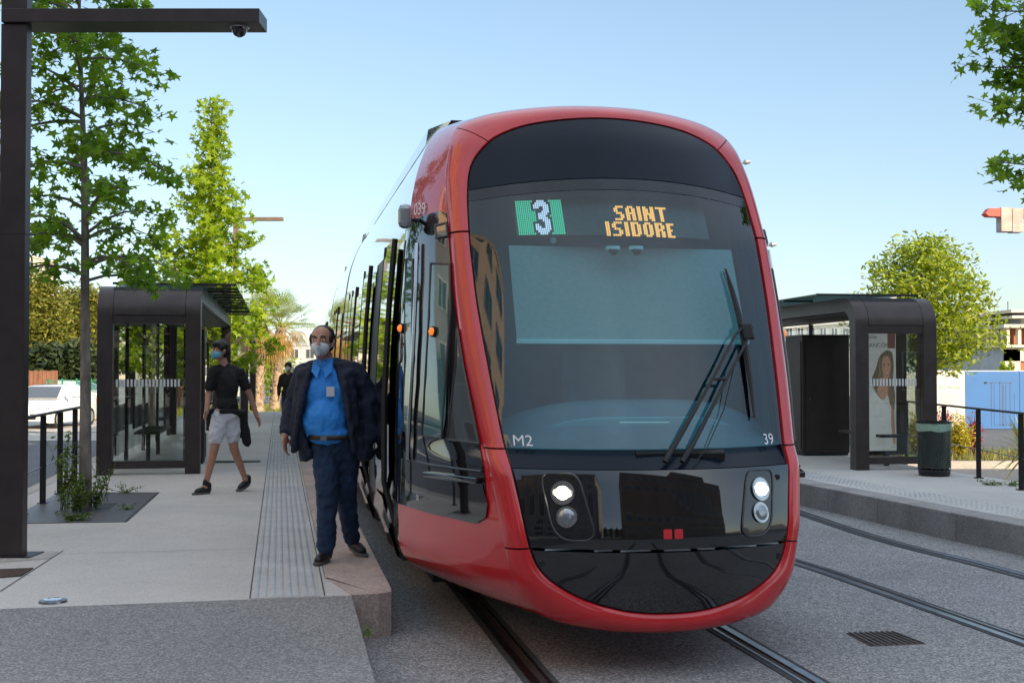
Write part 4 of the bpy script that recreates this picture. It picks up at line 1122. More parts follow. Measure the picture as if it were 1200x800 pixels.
def tree(name, label, base, trunk, prof_, n_limb, leaf_n, lsize, lmat, bmat, cat='tree', group=None, seed=1, shape=STAR, droop=.1, rise=.35, r0=.07, extra=(), clump=.14, tw_=(1, 1), asym=None):
    """prof_: [(z, radius)] crown radius by height; trunk: [(x,y,z)]"""
    rg = random.Random(seed); t = thing(name, label, cat, base, 0, group)
    zt = trunk[-1][2]; n = len(trunk)
    tm = MB().tube(trunk, [r0*(1-.85*i/(n-1)) for i in range(n)], 10)
    def tpos(z):
        for a, b in zip(trunk, trunk[1:]):
            if a[2] <= z <= b[2]: f = (z-a[2])/(b[2]-a[2]); return Vector([a[i]+(b[i]-a[i])*f for i in range(3)])
        return Vector(trunk[-1])
    zlo, zhi = prof_[0][0], prof_[-1][0]; cents = []; lm = MB()
    limbs = []
    for i in range(n_limb):
        f = (i+rg.random()*.8)/n_limb; z = zlo+(zhi-zlo)*f**.9
        r = float(np.interp(z, [p[0] for p in prof_], [p[1] for p in prof_]))*(.75+.4*rg.random())
        a = i*2.399+rg.random()*.7
        if asym: r *= asym(a)
        limbs.append((z, a, r))
    for z, a, r in list(limbs)+list(extra):
        rise_ = rise*(rg.uniform(.2, 2.6) if shape is STAR and not extra else 1)
        z0_ = max(trunk[0][2]+.3, z-r*rise_); p0 = tpos(min(z0_, zt-.02)); d = Vector((math.cos(a), math.sin(a), 0))
        bend_ = rg.uniform(-.25, .25); sdw = Vector((-d.y, d.x, 0))
        P_ = [p0+d*r*s+sdw*bend_*r*s*s+Vector((0, 0, r*rise_*s*(1.6-.6*s)-droop*r*s*s)) for s in (0, .25, .5, .75, 1)]
        rb = max(.006, min(.4*r0, .02*r+.004)); lm.tube(P_, [rb, rb*.8, rb*.6, rb*.4, rb*.15], 5)
        tips = []
        for k in range(max(2, int(r*9))):
            s = rg.uniform(.22, 1.0); i0 = min(3, int(s*4)); q = P_[i0].lerp(P_[i0+1], s*4-i0)
            aa = rg.uniform(0, 6.28); ln = rg.uniform(.05, .26)*max(.6, r)*.8
            e = q+Vector((math.cos(aa)*ln, math.sin(aa)*ln, rg.uniform(-.5, .6)*ln)); lm.tube([q, e], [.004*tw_[0], .002], 4, caps=False); tips.append(e)
        tips += [P_[4], P_[3]]
        limb_n = max(4, int(leaf_n*r)); 
        for k in range(limb_n):
            e = rg.choice(tips); gs = lambda m_, s_: max(m_-1.7*s_, min(m_+1.7*s_, rg.gauss(m_, s_))); cents.append(e+Vector((gs(0, clump), gs(0, clump), gs(-.02, clump*.85))))
    tr = obj('trunk', tm, bmat, t, smooth=True)
    obj('branch', lm, bmat, tr, fixn=False)
    cr_ = obj('crown', leaves(cents, lsize, shape, seed=seed), lmat, t, fixn=False)
    return t
# near left tree, in the shade
tb = gnd(100, 596, PH)
trunk = [(0, 0, -.02), (-.005, 0, .6), (-.015, .02, 1.3), (-.03, .03, 2.0), (-.04, .04, 2.8), (-.05, .03, 3.5), (-.09, .05, 4.2), (-.12, .04, 5.0), (-.10, .05, 5.9)]
tree('young_plane_tree', 'near young maple-leaved tree growing from the slate surround on the left platform', tb, trunk,
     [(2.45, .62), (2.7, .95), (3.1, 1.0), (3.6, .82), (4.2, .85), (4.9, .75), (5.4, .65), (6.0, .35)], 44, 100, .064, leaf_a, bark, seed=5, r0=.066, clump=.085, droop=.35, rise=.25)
# young tree between the two left shelters, in the sun
Yt = 28.0; s_ = FPX/Yt
tree('young_plane_tree', 'sunlit bright green conical tree rising behind the nearest left shelter', ((240-600)/s_, Yt, -.3), [(0, 0, 0), (.02, 0, 2), (.05, 0, 4), (.10, 0, 6), (.15, 0, 7.9), (.18, 0, 8.35)],
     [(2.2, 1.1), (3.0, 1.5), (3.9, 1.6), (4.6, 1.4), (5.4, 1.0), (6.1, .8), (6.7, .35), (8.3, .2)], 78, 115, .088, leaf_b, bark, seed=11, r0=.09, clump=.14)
# street trees further on
tree('street_tree', 'small green tree behind the palms at the far end of the left platform', ((318-600)/20.0, 70, -.3), [(0, 0, 0), (0, 0, 2), (0, 0, 3.6)], [(1.0, .9), (2.0, 1.3), (3.2, .8)], 20, 70, .12, leaf_b, barkd, seed=3, clump=.3)
# right tree
Yt = 31.0; s_ = FPX/Yt
tree('ash_tree', 'broad yellow green tree standing behind the right shelter', ((1078-600)/s_, Yt, -.3), [(0, 0, 0), (-.05, 0, 1.4), (-.02, 0, 2.3), (.03, 0, 3.2), (.05, 0, 4.3), (.05, 0, 5.0)],
     [(2.3, 1.1), (2.9, 1.75), (3.6, 1.85), (4.3, 1.6), (5.0, 1.05), (5.5, .45)], 56, 150, .080, leaf_c, bark, seed=21, shape=OVAL, r0=.10, clump=.2, rise=.5, asym=lambda a: 1+.12*math.cos(a))
# near right tree: trunk outside the frame, branches reaching in
Yn = 10.6; sn = FPX/Yn
X0 = 5.85
def rl(px, py): return ((px-600)/sn-X0, CAMH+(432-py)/sn-PH)
ex = []
for px, py in ((1146, 4), (1160, 30), (1155, 66), (1178, 85), (1160, 120), (1182, 130), (1148, 190), (1172, 198), (1150, 14), (1190, 50)):
    x, z = rl(px, py); ex.append((z, math.pi+random.uniform(-.12, .12), abs(x)*.93))
tree('young_plane_tree', 'maple-leaved tree whose dark branches reach in at the upper right corner', (X0, Yn, PH), [(0, 0, 0), (0, 0, 1.5), (.02, 0, 3), (.05, 0, 4.4), (.05, 0, 5.8)],
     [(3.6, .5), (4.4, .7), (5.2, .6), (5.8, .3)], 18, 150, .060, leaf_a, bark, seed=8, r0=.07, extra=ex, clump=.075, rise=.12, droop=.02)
# pines on the left
def pine(label, x, ytop, Y, wpx, seed, lm=None, cat='pine tree', base=-.34, lowz=.25):
    s = FPX/Y; H_ = CAMH+(432-ytop)/s-base; rr = wpx/s/2
    pr = [(H_*lowz, rr*.8), (H_*.45, rr*1.0), (H_*.65, rr*.95), (H_*.85, rr*.6), (H_*.97, rr*.2)]
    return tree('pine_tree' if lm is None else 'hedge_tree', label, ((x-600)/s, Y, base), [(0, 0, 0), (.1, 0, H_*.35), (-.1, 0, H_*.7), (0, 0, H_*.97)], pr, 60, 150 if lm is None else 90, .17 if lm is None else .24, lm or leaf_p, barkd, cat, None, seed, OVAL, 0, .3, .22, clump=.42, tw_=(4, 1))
pine('broad sunlit pine, tallest of the hillside trees, right of the dark mast', 48, 318, 92, 66, 31)
pine('sunlit pine behind the near tree trunk', 84, 336, 98, 44, 32)
pine('sunlit pine just left of the nearest shelter roof', 106, 334, 95, 40, 33)
pine('pale pine at the left picture edge behind the mast', 8, 328, 90, 60, 34)
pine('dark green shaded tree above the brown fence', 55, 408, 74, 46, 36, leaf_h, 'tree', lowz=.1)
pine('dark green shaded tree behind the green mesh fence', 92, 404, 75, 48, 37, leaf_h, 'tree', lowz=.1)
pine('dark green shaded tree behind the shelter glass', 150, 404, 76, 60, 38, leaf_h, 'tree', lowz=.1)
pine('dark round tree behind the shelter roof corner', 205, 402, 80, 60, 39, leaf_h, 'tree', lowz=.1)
# palms
def palm(label, x, Y, ytop, seed, lean=.1, grp='fan palms on the grass at the end of the platform'):
    s = FPX/Y; rg = random.Random(seed); base = Vector(((x-600)/s, Y, -.3)); H_ = CAMH+(432-ytop)/s+.3
    t = thing('palm_tree', label, 'palm', base, 0, grp)
    hc = H_-1.7; pts = [(lean*i/8, 0, hc*i/8) for i in range(9)]
    tr = obj('trunk', MB().tube(pts, [.30, .22, .20, .20, .19, .19, .2, .21, .24], 12), mat('palm_bark', (.30, .22, .15), .9, 0, .4, 9, bump=1, bscale=9) if 'palm_bark' not in MATS else MATS['palm_bark'], t, smooth=True)
    sc = MB()
    for k in range(150):
        z = rg.uniform(.1, hc); a = rg.uniform(0, 6.28); r = .21; d = Vector((math.cos(a), math.sin(a), 0)); p = Vector((lean*z/hc, 0, z))+d*r
        q = Vector((-d.y, d.x, 0)); sc.add([p-q*.06, p+q*.06, p+q*.03+d*.07+Vector((0, 0, .14)), p-q*.03+d*.07+Vector((0, 0, .14))], [(0, 1, 2, 3)])
    obj('leaf_base', sc, MATS['palm_bark'], tr, fixn=False, solid=.02)
    def fronds(n, e0, e1, L0, L1, m__, nm):
        mb = MB(); c = Vector((lean, 0, hc))
        for k in range(n):
            a = k*2.399+rg.uniform(-.3, .3); e = rg.uniform(e0, e1); L_ = rg.uniform(L0, L1)
            d = Vector((math.cos(a)*math.cos(e), math.sin(a)*math.cos(e), math.sin(e))); st = c+Vector((0, 0, rg.uniform(-.1, .2)))
            tip = st+d*L_*.55; q = d.cross(Vector((0, 0, 1))).normalized(); up_ = q.cross(d).normalized()
            mb.tube([st, tip], [.02, .012], 4, caps=False)
            for j in range(15):
                an = (j-7)/7*1.25; ld = (d*math.cos(an)+q*math.sin(an)).normalized(); l2 = L_*.55*(1-.25*abs(an)/1.25)
                w2 = ld.cross(up_).normalized()*.022
                m1 = tip+ld*l2*.6; m2 = tip+ld*l2+Vector((0, 0, -l2*(.25 if e > 0 else .5)))
                mb.add([tip, m1-w2, m1+w2], [(0, 1, 2)]); mb.add([m1-w2, m1+w2, m2], [(0, 1, 2)])
        return obj(nm, mb, m__, t, fixn=False)
    fronds(30, -.1, 1.4, 1.5, 2.1, leaf_palm, 'crown'); fronds(24, -1.35, -.35, 1.2, 1.9, leaf_dry, 'dead_fronds')
    return t
palm('nearer fan palm with a thick skirt of dry fronds', 303, 54, 336, 41)
palm('further fan palm leaning behind the first', 322, 58, 343, 42, .3)
# grass at the foot of the palms
def grass(label, X0_, X1_, Y0_, Y1_, z, n, h, seed, m__=grassm):
    rg = np.random.RandomState(seed); mb = MB()
    for k in range(n):
        x = rg.uniform(X0_, X1_); y = rg.uniform(Y0_, Y1_); a = rg.uniform(0, 6.28); hh = h*rg.uniform(.5, 1.2); w_ = .012+.004*hh
        dx, dy = math.cos(a), math.sin(a); l_ = rg.uniform(-.4, .4)*hh
        mb.add([(x-dx*w_, y-dy*w_, z), (x+dx*w_, y+dy*w_, z), (x+dy*l_, y-dx*l_, z+hh)], [(0, 1, 2)])
    return tag(obj('grass', mb, m__, fixn=False), label, 'grass', kind='stuff')
struct('verge', MB().box(-18, -9.5, 47, 66, -.4, -.30), mat('verge_soil', (.13, .14, .04), .9, 0, .4, 3))
grass('short yellow green grass round the palm trunks', -17.9, -9.6, 47.1, 65.9, -.30, 9000, .16, 5)
struct('path', sheet([(-20, 38), (-6, 38), (-8, 46.5), (-24, 46.5)], -.325), pave)
struct('path', sheet([(-45, 33.5), (-9.5, 33.5), (-10, 37.8), (-45, 37.8)], -.33), pave)
# planting bed right
struct('flower_bed', MB().box(8.2, 22, 24.4, 27.6, -.4, -.22), mat('bed_soil', (.16, .11, .06), .95, 0, .4, 4))
struct('kerb', MB().box(8.0, 22.2, 24.2, 24.39, -.4, -.19), pave)
grass('yellowing grass and weeds growing in the bed behind the right railing', 8.3, 21.9, 24.5, 27.5, -.22, 3500, .16, 9)
def shrub(name, label, x, y0, y1, Y, wpx, lm, n, ls, seed, cat='shrub', zb=-.22, shape=OVAL, spiky=0):
    s = FPX/Y; rg = random.Random(seed); X = (x-600)/s; zt = CAMH+(432-y0)/s-zb; r = wpx/s/2
    t = thing(name, label, cat, (X, Y, zb)); st = MB(); cents = []
    for k in range(26):
        a = rg.uniform(0, 6.28); rr = r*math.sqrt(rg.random()); h = zt*(1-.45*(rr/r)**2)*rg.uniform(.7, 1.0)
        e = Vector((rr*math.cos(a), rr*math.sin(a), h)); st.tube([(0, 0, 0), e*.5+Vector((0, 0, .03)), e], [.008, .006, .003], 4, caps=False)
        for j in range(n//26): f = rg.uniform(.25, 1); cents.append(e*f+Vector((rg.gauss(0, .05+.03*spiky), rg.gauss(0, .05), rg.gauss(0, .05))))
    obj('stem', st, barkd, t, fixn=False); obj('foliage', leaves(cents, ls, shape, seed=seed, up=.2), lm, t, fixn=False); return t
shrub('shrub', 'yellow green shrub glowing in the sun beside the litter bin', 1124, 478, 530, 25.4, 34, leaf_y, 1900, .035, 51)
shrub('shrub', 'dark red shrub left of and behind the yellow one', 1106, 470, 500, 26.4, 30, leaf_r, 700, .035, 52, spiky=1)
shrub('shrub', 'dark red shrub right of the yellow one, seen through the railing', 1140, 476, 515, 26.2, 18, leaf_r, 500, .035, 53, spiky=1)
shrub('shrub', 'yellow green shrub seen through the right shelter glass', 1072, 478, 525, 25.8, 24, leaf_y, 1300, .035, 54)
shrub('shrub', 'dry tan ornamental plant above the white hoarding', 1110, 420, 440, 44, 30, leaf_dry, 700, .10, 55, zb=-.3)
# yucca at the right edge
Yy = 19.5; s_ = FPX/Yy
t = thing('yucca', 'spiky yellow green yucca behind the railing at the right edge', 'yucca', ((1200-600)/s_, Yy, -.30))
obj('stem', MB().tube([(0, 0, 0), (0, 0, .55)], [.06, .05], 10), barkd, t)
rg = random.Random(61); mb = MB()
for k in range(80):
    a = k*2.399; e = rg.uniform(-.7, 1.35); L_ = rg.uniform(.55, .85); d = Vector((math.cos(a)*math.cos(e), math.sin(a)*math.cos(e), math.sin(e)))
    q = Vector((-math.sin(a), math.cos(a), 0))*.019; c = Vector((0, 0, .55+rg.uniform(0, .2))); m1 = c+d*L_*.5; m2 = c+d*L_+Vector((0, 0, -.12*L_))
    mb.add([c-q*.6, c+q*.6, m1+q, m1-q], [(0, 1, 2, 3)]); mb.add([m1-q, m1+q, m2], [(0, 1, 2)])
obj('crown', mb, leaf_yu, t, fixn=False)
# weeds at the foot of the near tree
def weed(label, px, py, h, n, seed, sp=.10, ls=.028):
    p = gnd(px, py, PH); rg = random.Random(seed); t = thing('weed', label, 'weed', p, 0, 'weeds round the slate tree surround'); st = MB(); cents = []
    for k in range(n):
        a = rg.uniform(0, 6.28); hh = h*rg.uniform(.45, 1); l_ = sp*rg.uniform(.4, 1.3); e = Vector((l_*math.cos(a), l_*math.sin(a), hh)); b = Vector((rg.uniform(-.04, .04), rg.uniform(-.04, .04), 0))
        m1 = b.lerp(e, .5)+Vector((0, 0, hh*.1)); st.tube([b, m1, e], [.004, .003, .001], 4, caps=False)
        for j in range(int(6+hh*26)):
            f = rg.uniform(.12, 1); q = b.lerp(m1, f*2) if f < .5 else m1.lerp(e, f*2-1); cents.append(q+Vector((rg.gauss(0, .02), rg.gauss(0, .02), rg.gauss(0, .015))))
    obj('stem', st, leaf_w, t, fixn=False); obj('foliage', leaves(cents, ls, OVAL, seed=seed, up=.3), leaf_w, t, fixn=False)
weed('tall leafy weed climbing left of the near tree trunk', 76, 597, .80, 14, 71, .14)
weed('bushy weed hugging the foot of the near tree trunk', 90, 600, .36, 22, 72, .20)
weed('leafy weed right of the near tree trunk', 112, 596, .42, 12, 73, .17)
weed('thin dry weed stalks at the back right of the slate surround', 124, 587, .62, 5, 77, .3, .012)
weed('low green weed in front of the trunk on the slate', 88, 610, .09, 10, 74, .14)
weed('low weed at the right part of the slate surround', 150, 597, .05, 6, 75, .07, .02)
weed('sparse low weeds along the back edge of the slate', 146, 578, .12, 10, 76, .20, .016)
weed('tiny green weed tuft beside the right railing post', 1158, 568, .05, 8, 78, .25, .022)
weed('tiny moss and weed patch near the right edge of the right platform', 1185, 569, .06, 8, 79, .2, .022)
weed('small green weed growing from the foot of the platform end stone', 429, 746, .07, 4, 80, .03, .014)

# ================================================================ CARS, FENCES, HOARDINGS, BUILDINGS
whitep = mat('white_car_paint', (.72, .72, .70), .2, 0, .04, 3, coat=1)
def car(label, X, Y, z, rz, paint=whitep):
    t = thing('parked_car', label, 'car', (X, Y, z), rz, 'white cars parked behind the left platform')
    # front faces -y; half width by height, length profile (y, z)
    def sec_(y, zb_, zh, w0, w1): return [(-w0, y, zb_), (-w0, y, (zb_+zh)*.55), (-w1, y, zh), (w1, y, zh), (w0, y, (zb_+zh)*.55), (w0, y, zb_)]
    low = [sec_(-2.05, .28, .62, .66, .60), sec_(-1.98, .22, .76, .80, .70), sec_(-1.7, .20, .88, .87, .80), sec_(-1.0, .20, 1.0, .88, .82), (sec_(0, .20, 1.02, .88, .84)), sec_(1.2, .20, 1.03, .88, .84), sec_(1.85, .22, 1.0, .86, .80), sec_(2.02, .3, .85, .78, .7)]
    m1 = MB().grid(low); m1.f.append((5, 4, 3, 2, 1, 0)); m1.f.append(tuple(42+i for i in range(6)))
    body = obj('body', m1, paint, t, smooth=True, bevel=.03, ang=30)
    cab = [sec_(-1.05, .98, 1.0, .80, .78), sec_(-.35, .98, 1.42, .82, .62), sec_(.6, .98, 1.48, .82, .62), sec_(1.35, .98, 1.40, .80, .60), sec_(1.85, .98, 1.02, .76, .72)]
    m2 = MB().grid(cab); obj('roof', m2, paint, t, smooth=True, bevel=.02)
    def quad(nm, P_, m__, par=t): return obj(nm, MB().add(P_, [(0, 1, 2, 3)]), m__, par, solid=.01)
    quad('windscreen', [(-.70, -1.03, 1.03), (.70, -1.03, 1.03), (.57, -.40, 1.40), (-.57, -.40, 1.40)], winm)
    for s in (-1, 1):
        quad('side_window', [(s*.815, -.80, 1.03), (s*.825, .25, 1.03), (s*.655, .25, 1.42), (s*.675, -.33, 1.38)], winm)
        quad('side_window', [(s*.825, .32, 1.03), (s*.815, 1.3, 1.03), (s*.655, 1.1, 1.40), (s*.655, .32, 1.42)], winm)
        obj('headlight', MB().obox((s*.66, -1.93, .70), (.15, .05*s, .0), (0, .05, 0), (0, .02, .06)), lensg if False else silver, t, bevel=.02)
        obj('mirror', MB().obox((s*.97, -.72, 1.06), (.09, 0, 0), (0, .05, 0), (0, 0, .06)), paint, t, bevel=.02)
        for y in (-1.3, 1.3):
            wl = obj('wheel', MB().lathe([(.20, -.09), (.30, -.09), (.315, -.06), (.315, .06), (.30, .09), (.20, .09)], (s*.80, y, .315), 24, ax='x'), blackm, t, smooth=True)
            obj('rim', MB().lathe([(.02, s*.10), (.19, s*.095), (.205, s*.08)], (s*.80, y, .315), 16, ax='x'), silver, wl)
    obj('grille', MB().box(-.45, .45, -2.075, -2.04, .34, .52), blackm, t); obj('number_plate', MB().box(-.26, .26, -2.09, -2.078, .42, .52), whitet, t)
    return t
car('white hatchback parked nose forward in the sun behind the left railing', (60-600)/33.5, 41.8, -.34, R(-4))
car('white car half hidden behind the green mesh fence', (92-600)/24.0, 58, -.34, R(75))
car('small far white car seen between the second shelter and the palms', (286-600)/18.0, 78, -.34, R(20))
woodf = mat('brown_fence_wood', (.22, .10, .06), .8, 0, .3, 8, stretch=(1, 1, .2)); greenf = mat('green_fence_wire', (.03, .22, .12), .5, 0, .2, 6); orangew = mat('ochre_wall', (.42, .20, .06), .8, 0, .25, 3)
def boards(name, label, x0, x1, ytop, Y, base, m__, cat):
    s = FPX/Y; X0_, X1_ = (x0-600)/s, (x1-600)/s; H_ = CAMH+(432-ytop)/s-base
    t = thing(name, label, cat, ((X0_+X1_)/2, Y, base)); w_ = (X1_-X0_)/2; mb = MB(); k = max(3, int(2*w_/.18))
    for i in range(k): a = -w_+2*w_*i/k; mb.box(a, a+2*w_/k-.02, 0, .03, .03, H_-.02*(i % 2))
    obj('boards', mb, m__, t)
    obj('rail', MB().box(-w_, w_, .032, .07, H_*.75, H_*.8), m__, t)
    for a in (-w_, 0, w_): obj('post', MB().box(a-.05, a+.05, .072, .17, 0, H_), m__, t)
boards('wooden_fence', 'reddish brown board fence behind the white hatchback', 30, 65, 434, 54, -.34, woodf, 'fence')
boards('wooden_planter', 'ochre brown low wooden screen right of the white hatchback', 75, 113, 466, 47, -.34, orangew, 'screen')
boards('wooden_fence', 'reddish fence hidden low behind the shelter glass', 115, 225, 452, 60, -.34, woodf, 'fence')
Yg = 52; s_ = FPX/Yg
t = thing('mesh_fence', 'bright green wire mesh fence behind the near tree trunk', 'fence', ((90-600)/s_, Yg, -.34)); hw = 1.25
for i in range(5): obj('post', MB().box(-hw+i*hw/2-.03, -hw+i*hw/2+.03, -.03, .03, 0, 1.6), greenf, t)
mb = MB()
for i in range(42): x = -hw+2*hw*i/41; mb.box(x-.008, x+.008, -.005, .005, .1, 1.55)
for i in range(9): z = .15+1.35*i/8; mb.box(-hw, hw, -.009, -.0051, z-.01, z+.01)
obj('mesh', mb, greenf, t)
# hoarding panels right
hw_m = mat('hoarding_white', (.55, .55, .54), .5, 0, .05, 1); hb_m = mat('hoarding_blue', (.035, .15, .40), .45, 0, .05, 1); inkg = mat('print_green', (.10, .32, .20), .6, 0, 0); inkgr = mat('print_grey', (.38, .40, .40), .6, 0, 0); inkd = mat('print_dark', (.05, .10, .22), .6, 0, 0)
Yh = 40.0; s_ = FPX/Yh; HB = -.34; HT = CAMH-3.0/s_
def hoard(label, x0, x1, m__, art):
    X0_, X1_ = (x0-600)/s_, (x1-600)/s_; t = thing('hoarding', label, 'hoarding', (X0_, Yh, HB), 0, 'construction site hoardings behind the right road'); W_ = X1_-X0_; H_ = HT-HB
    obj('panel', MB().box(0, W_, 0, .04, .02, H_), m__, t); obj('frame', MB().box(-.02, W_+.02, .041, .09, H_-.1, H_+.03), hw_m, t)
    for a in (.05, W_-.12): obj('post', MB().box(a, a+.07, .041, .11, 0, H_-.11), railm, t)
    if art: art(t, W_, H_)
def art_text(t, W_, H_):
    me = text_mesh('Parc Méridia', .15)
    for v in me.vertices: v.co = (W_*.5+v.co.x*.95, -.004, H_*.72+v.co.y)
    obj('printed_heading', me, inkg, t, fixn=False)
    mb = MB()
    for i in range(9):
        z = H_*.62-i*.055; mb.box(W_*.2, W_*(.82 if i % 3 else .6), -.004, -.001, z, z+.018)
    obj('printed_lines', mb, inkgr, t)
def art_blue(t, W_, H_):
    mb = MB(); u = lambda px: (px-1131)/s_
    for px, w__, z0, z1 in ((1161, .02, .1, 1.55), (1164.5, .012, .1, 1.5), (1171, .016, .1, 1.6), (1174, .06, .1, 1.5), (1178, .014, .1, 1.5), (1183, .02, .1, 1.55), (1188, .012, .1, 1.2)): mb.box(u(px), u(px)+w__, -.005, -.001, z0, z1)
    mb.box(u(1153), u(1186), -.005, -.001, 1.54, 1.57); mb.box(u(1166), u(1190), -.005, -.001, .14, .16); mb.box(u(1153), u(1156), -.005, -.001, 1.50, 1.60)
    obj('printed_drawing', mb, inkd, t)
hoard('white hoarding panel with green heading and grey text lines left of the blue one', 1094, 1130.5, hw_m, art_text)
hoard('blue hoarding panel with a line drawing of a pergola', 1131, 1194, hb_m, art_blue)
hoard('white hoarding strip with a blue print at the right edge', 1194.5, 1262, hb_m, None)
hoard('plain white hoarding panel behind the right shelter glass', 1030, 1093.5, hw_m, None)

cream = mat('cream_render', (.60, .54, .44), .85, 0, .1, .6); greyw = mat('grey_render', (.40, .43, .44), .85, 0, .12, .5); glz = mat('dark_window', (.04, .05, .06), .05, 0, .3, .5, coat=1)
redin = mat('terracotta_recess', (.36, .12, .06), .8, 0, .25, .5); orangeb = mat('orange_render', (.80, .58, .38), .85, 0, .12, .3); greyb = mat('grey_facade', (.24, .25, .27), .8, 0, .2, .3); brickb = mat('brown_facade', (.25, .17, .12), .85, 0, .2, .3)
def win_parts(t, face, n, m, x0, dx, z0, dz, w_, h, y, rot=0):
    """one window (frame + pane) built once, then copied over the facade"""
    first = None
    for i in range(n):
        for j in range(m):
            if first is None:
                f_ = obj('window', MB().box(-w_/2-.06, w_/2+.06, -.05, .0, -.06, -.001).box(-w_/2-.06, w_/2+.06, -.05, .0, h+.001, h+.06).box(-w_/2-.06, -w_/2, -.05, .0, 0, h).box(w_/2, w_/2+.06, -.05, .0, 0, h).box(-.03, .03, -.045, 0, 0, h), hw_m, t)
                obj('pane', MB().box(-w_/2, w_/2, -.01, .0-.002, 0, h), glz, f_); f_.rotation_euler = (0, 0, rot); first = f_; o = f_
            else: o = copy_tree(first, t)
            p = face(x0+i*dx, z0+j*dz); o.location = p
def block(name, label, X0_, X1_, Y0_, Y1_, H_, m__, floors, cols, faces='S', base=-.34, grp=None, plinth=0):
    t = thing(name, label, 'building', ((X0_+X1_)/2, (Y0_+Y1_)/2, base), 0, grp); hx, hy = (X1_-X0_)/2, (Y1_-Y0_)/2
    obj('wall', MB().box(-hx, hx, -hy, hy, 0, H_), m__, t)
    obj('parapet', MB().box(-hx-.15, hx+.15, -hy-.15, hy+.15, H_+.003, H_+.35), m__, t)
    if plinth: obj('plinth', MB().box(-hx-.04, hx+.04, -hy-.04, hy+.04, 0, plinth), greyb, t)  # dark skin added so lower storeys read as shaded in reflections
    fh = H_/floors; wz = fh*.28
    for f in faces:
        if f == 'S': L_ = 2*hx; fn = lambda u, z: (-hx+u, -hy-.003, z); rot = 0
        if f == 'N': L_ = 2*hx; fn = lambda u, z: (hx-u, hy+.003, z); rot = math.pi
        if f == 'E': L_ = 2*hy; fn = lambda u, z: (hx+.05, -hy+u, z); rot = math.pi/2
        if f == 'W': L_ = 2*hy; fn = lambda u, z: (-hx-.003, hy-u, z); rot = -math.pi/2
        n = cols[f] if isinstance(cols, dict) else cols
        win_parts(t, fn, n, floors, L_/n/2, L_/n, wz, fh, min(1.5, L_/n*.5), fh*.5, 0, rot)
    return t
# far right buildings
def arcade():
    Y0_ = 140; X0_ = (1180-600)/10.0; t = thing('arcaded_building', 'cream building under construction with a colonnade of orange reveals beyond the hoardings', 'building', (X0_, Y0_, -.34))
    W_, D_ = 40, 26
    zz = lambda y: CAMH+(432-y)/10.0+.34
    z1, z2, z3 = zz(407), zz(384), zz(380)
    obj('lower_wall', MB().box(0, W_, 0, D_, 0, z1), greyw, t)
    obj('lower_front', MB().box(-.4, 1.4, -.4, -.01, 0, z1-.2).box(8, 9, -.4, -.01, 0, z1-.2).box(-.4, W_, -.4, -.01, z1-1.6, z1-.19), cream, t)
    obj('dark_recess', MB().box(1.5, 7.9, -.1, -.02, 0, z1-1.7), redin, t)
    obj('slab', MB().box(-.5, W_, -.5, D_, z1+.003, z1+.3), cream, t); obj('inner_wall', MB().box(1.2, W_, 1.2, D_, z1+.31, z2-.01), redin, t)
    first = None
    for k in range(16):
        if first is None: o = first = obj('column', MB().box(0, .35, 0, .8, z1+.31, z2-.004), cream, t)
        else: o = first.copy(); C.objects.link(o); o.parent = t
        o.location = (k*1.35, 0, 0)
    first = None
    for k in range(1, 18):
        if first is None: o = first = obj('column', MB().box(0, .8, 0, .35, z1+.31, z2-.004), cream, t)
        else: o = first.copy(); C.objects.link(o); o.parent = t
        o.location = (0, k*1.45, 0)
    obj('slab', MB().box(-.5, W_, -.5, D_, z2, z3), cream, t)
    obj('upper_storey', MB().box(3, W_, 3, D_, z3+.003, zz(366)), greyw, t); obj('balcony', MB().box(1.2, W_, 1.2, D_-2, zz(372), zz(369)), cream, t)
    obj('roof_slab', MB().box(1.0, W_, 1, D_-1, zz(365.5), zz(362)), cream, t); obj('stair_tower', MB().box(-1.5, 1.1, 9, 14, z3+.004, zz(356)), cream, t)
    for k in range(9):
        x = 1+k*2.3; obj('scaffold_pole', MB().tube([(x, 2, zz(362)), (x, 2, zz(352-(k % 3)*4))], .05, 5), railm, t)
    obj('awning', MB().box(4, 20, .8, 3.5, zz(361), zz(359.5)), orangew, t)
    for x in (3.0, 5.0):
        pass
arcade()
block('low_building', 'pale low building seen behind the broad tree on the right', 26, 36, 120, 140, 7.2, cream, 2, 4, 'S')
block('glass_office_building', 'pale office building with tall vertical windows seen between cabinet and roof of the right shelter', 20, 27.5, 88, 104, 6.4, greyw, 1, 9, 'S')
# small potted trees in the recess
for x, lab in ((1174.5, 'small round green bush on the far terrace, left of its pair'), (1184, 'small round green bush on the far terrace, right of its pair')):
    shrub('shrub', lab, x, 417, 430, 128, 9, leaf_b, 500, .16, int(x), zb=.3)
# far pale blocks beyond the tram, left of it
block('apartment_block', 'distant pale building beyond the palms, left of the tram', -60, -46, 185, 200, 7.5, cream, 3, 6, 'S')
block('apartment_block', 'distant low pale building beyond the end of the line, behind the man', -44, -28, 205, 220, 6.0, greyw, 2, 6, 'S')
block('apartment_block', 'white stepped apartment building on the hill above the pines', -112, -82, 200, 215, 21, cream, 6, 7, 'SE')
block('office_block', 'distant beige block closing the view along the tracks', -27, 20, 230, 250, 7, cream, 2, 12, 'S')
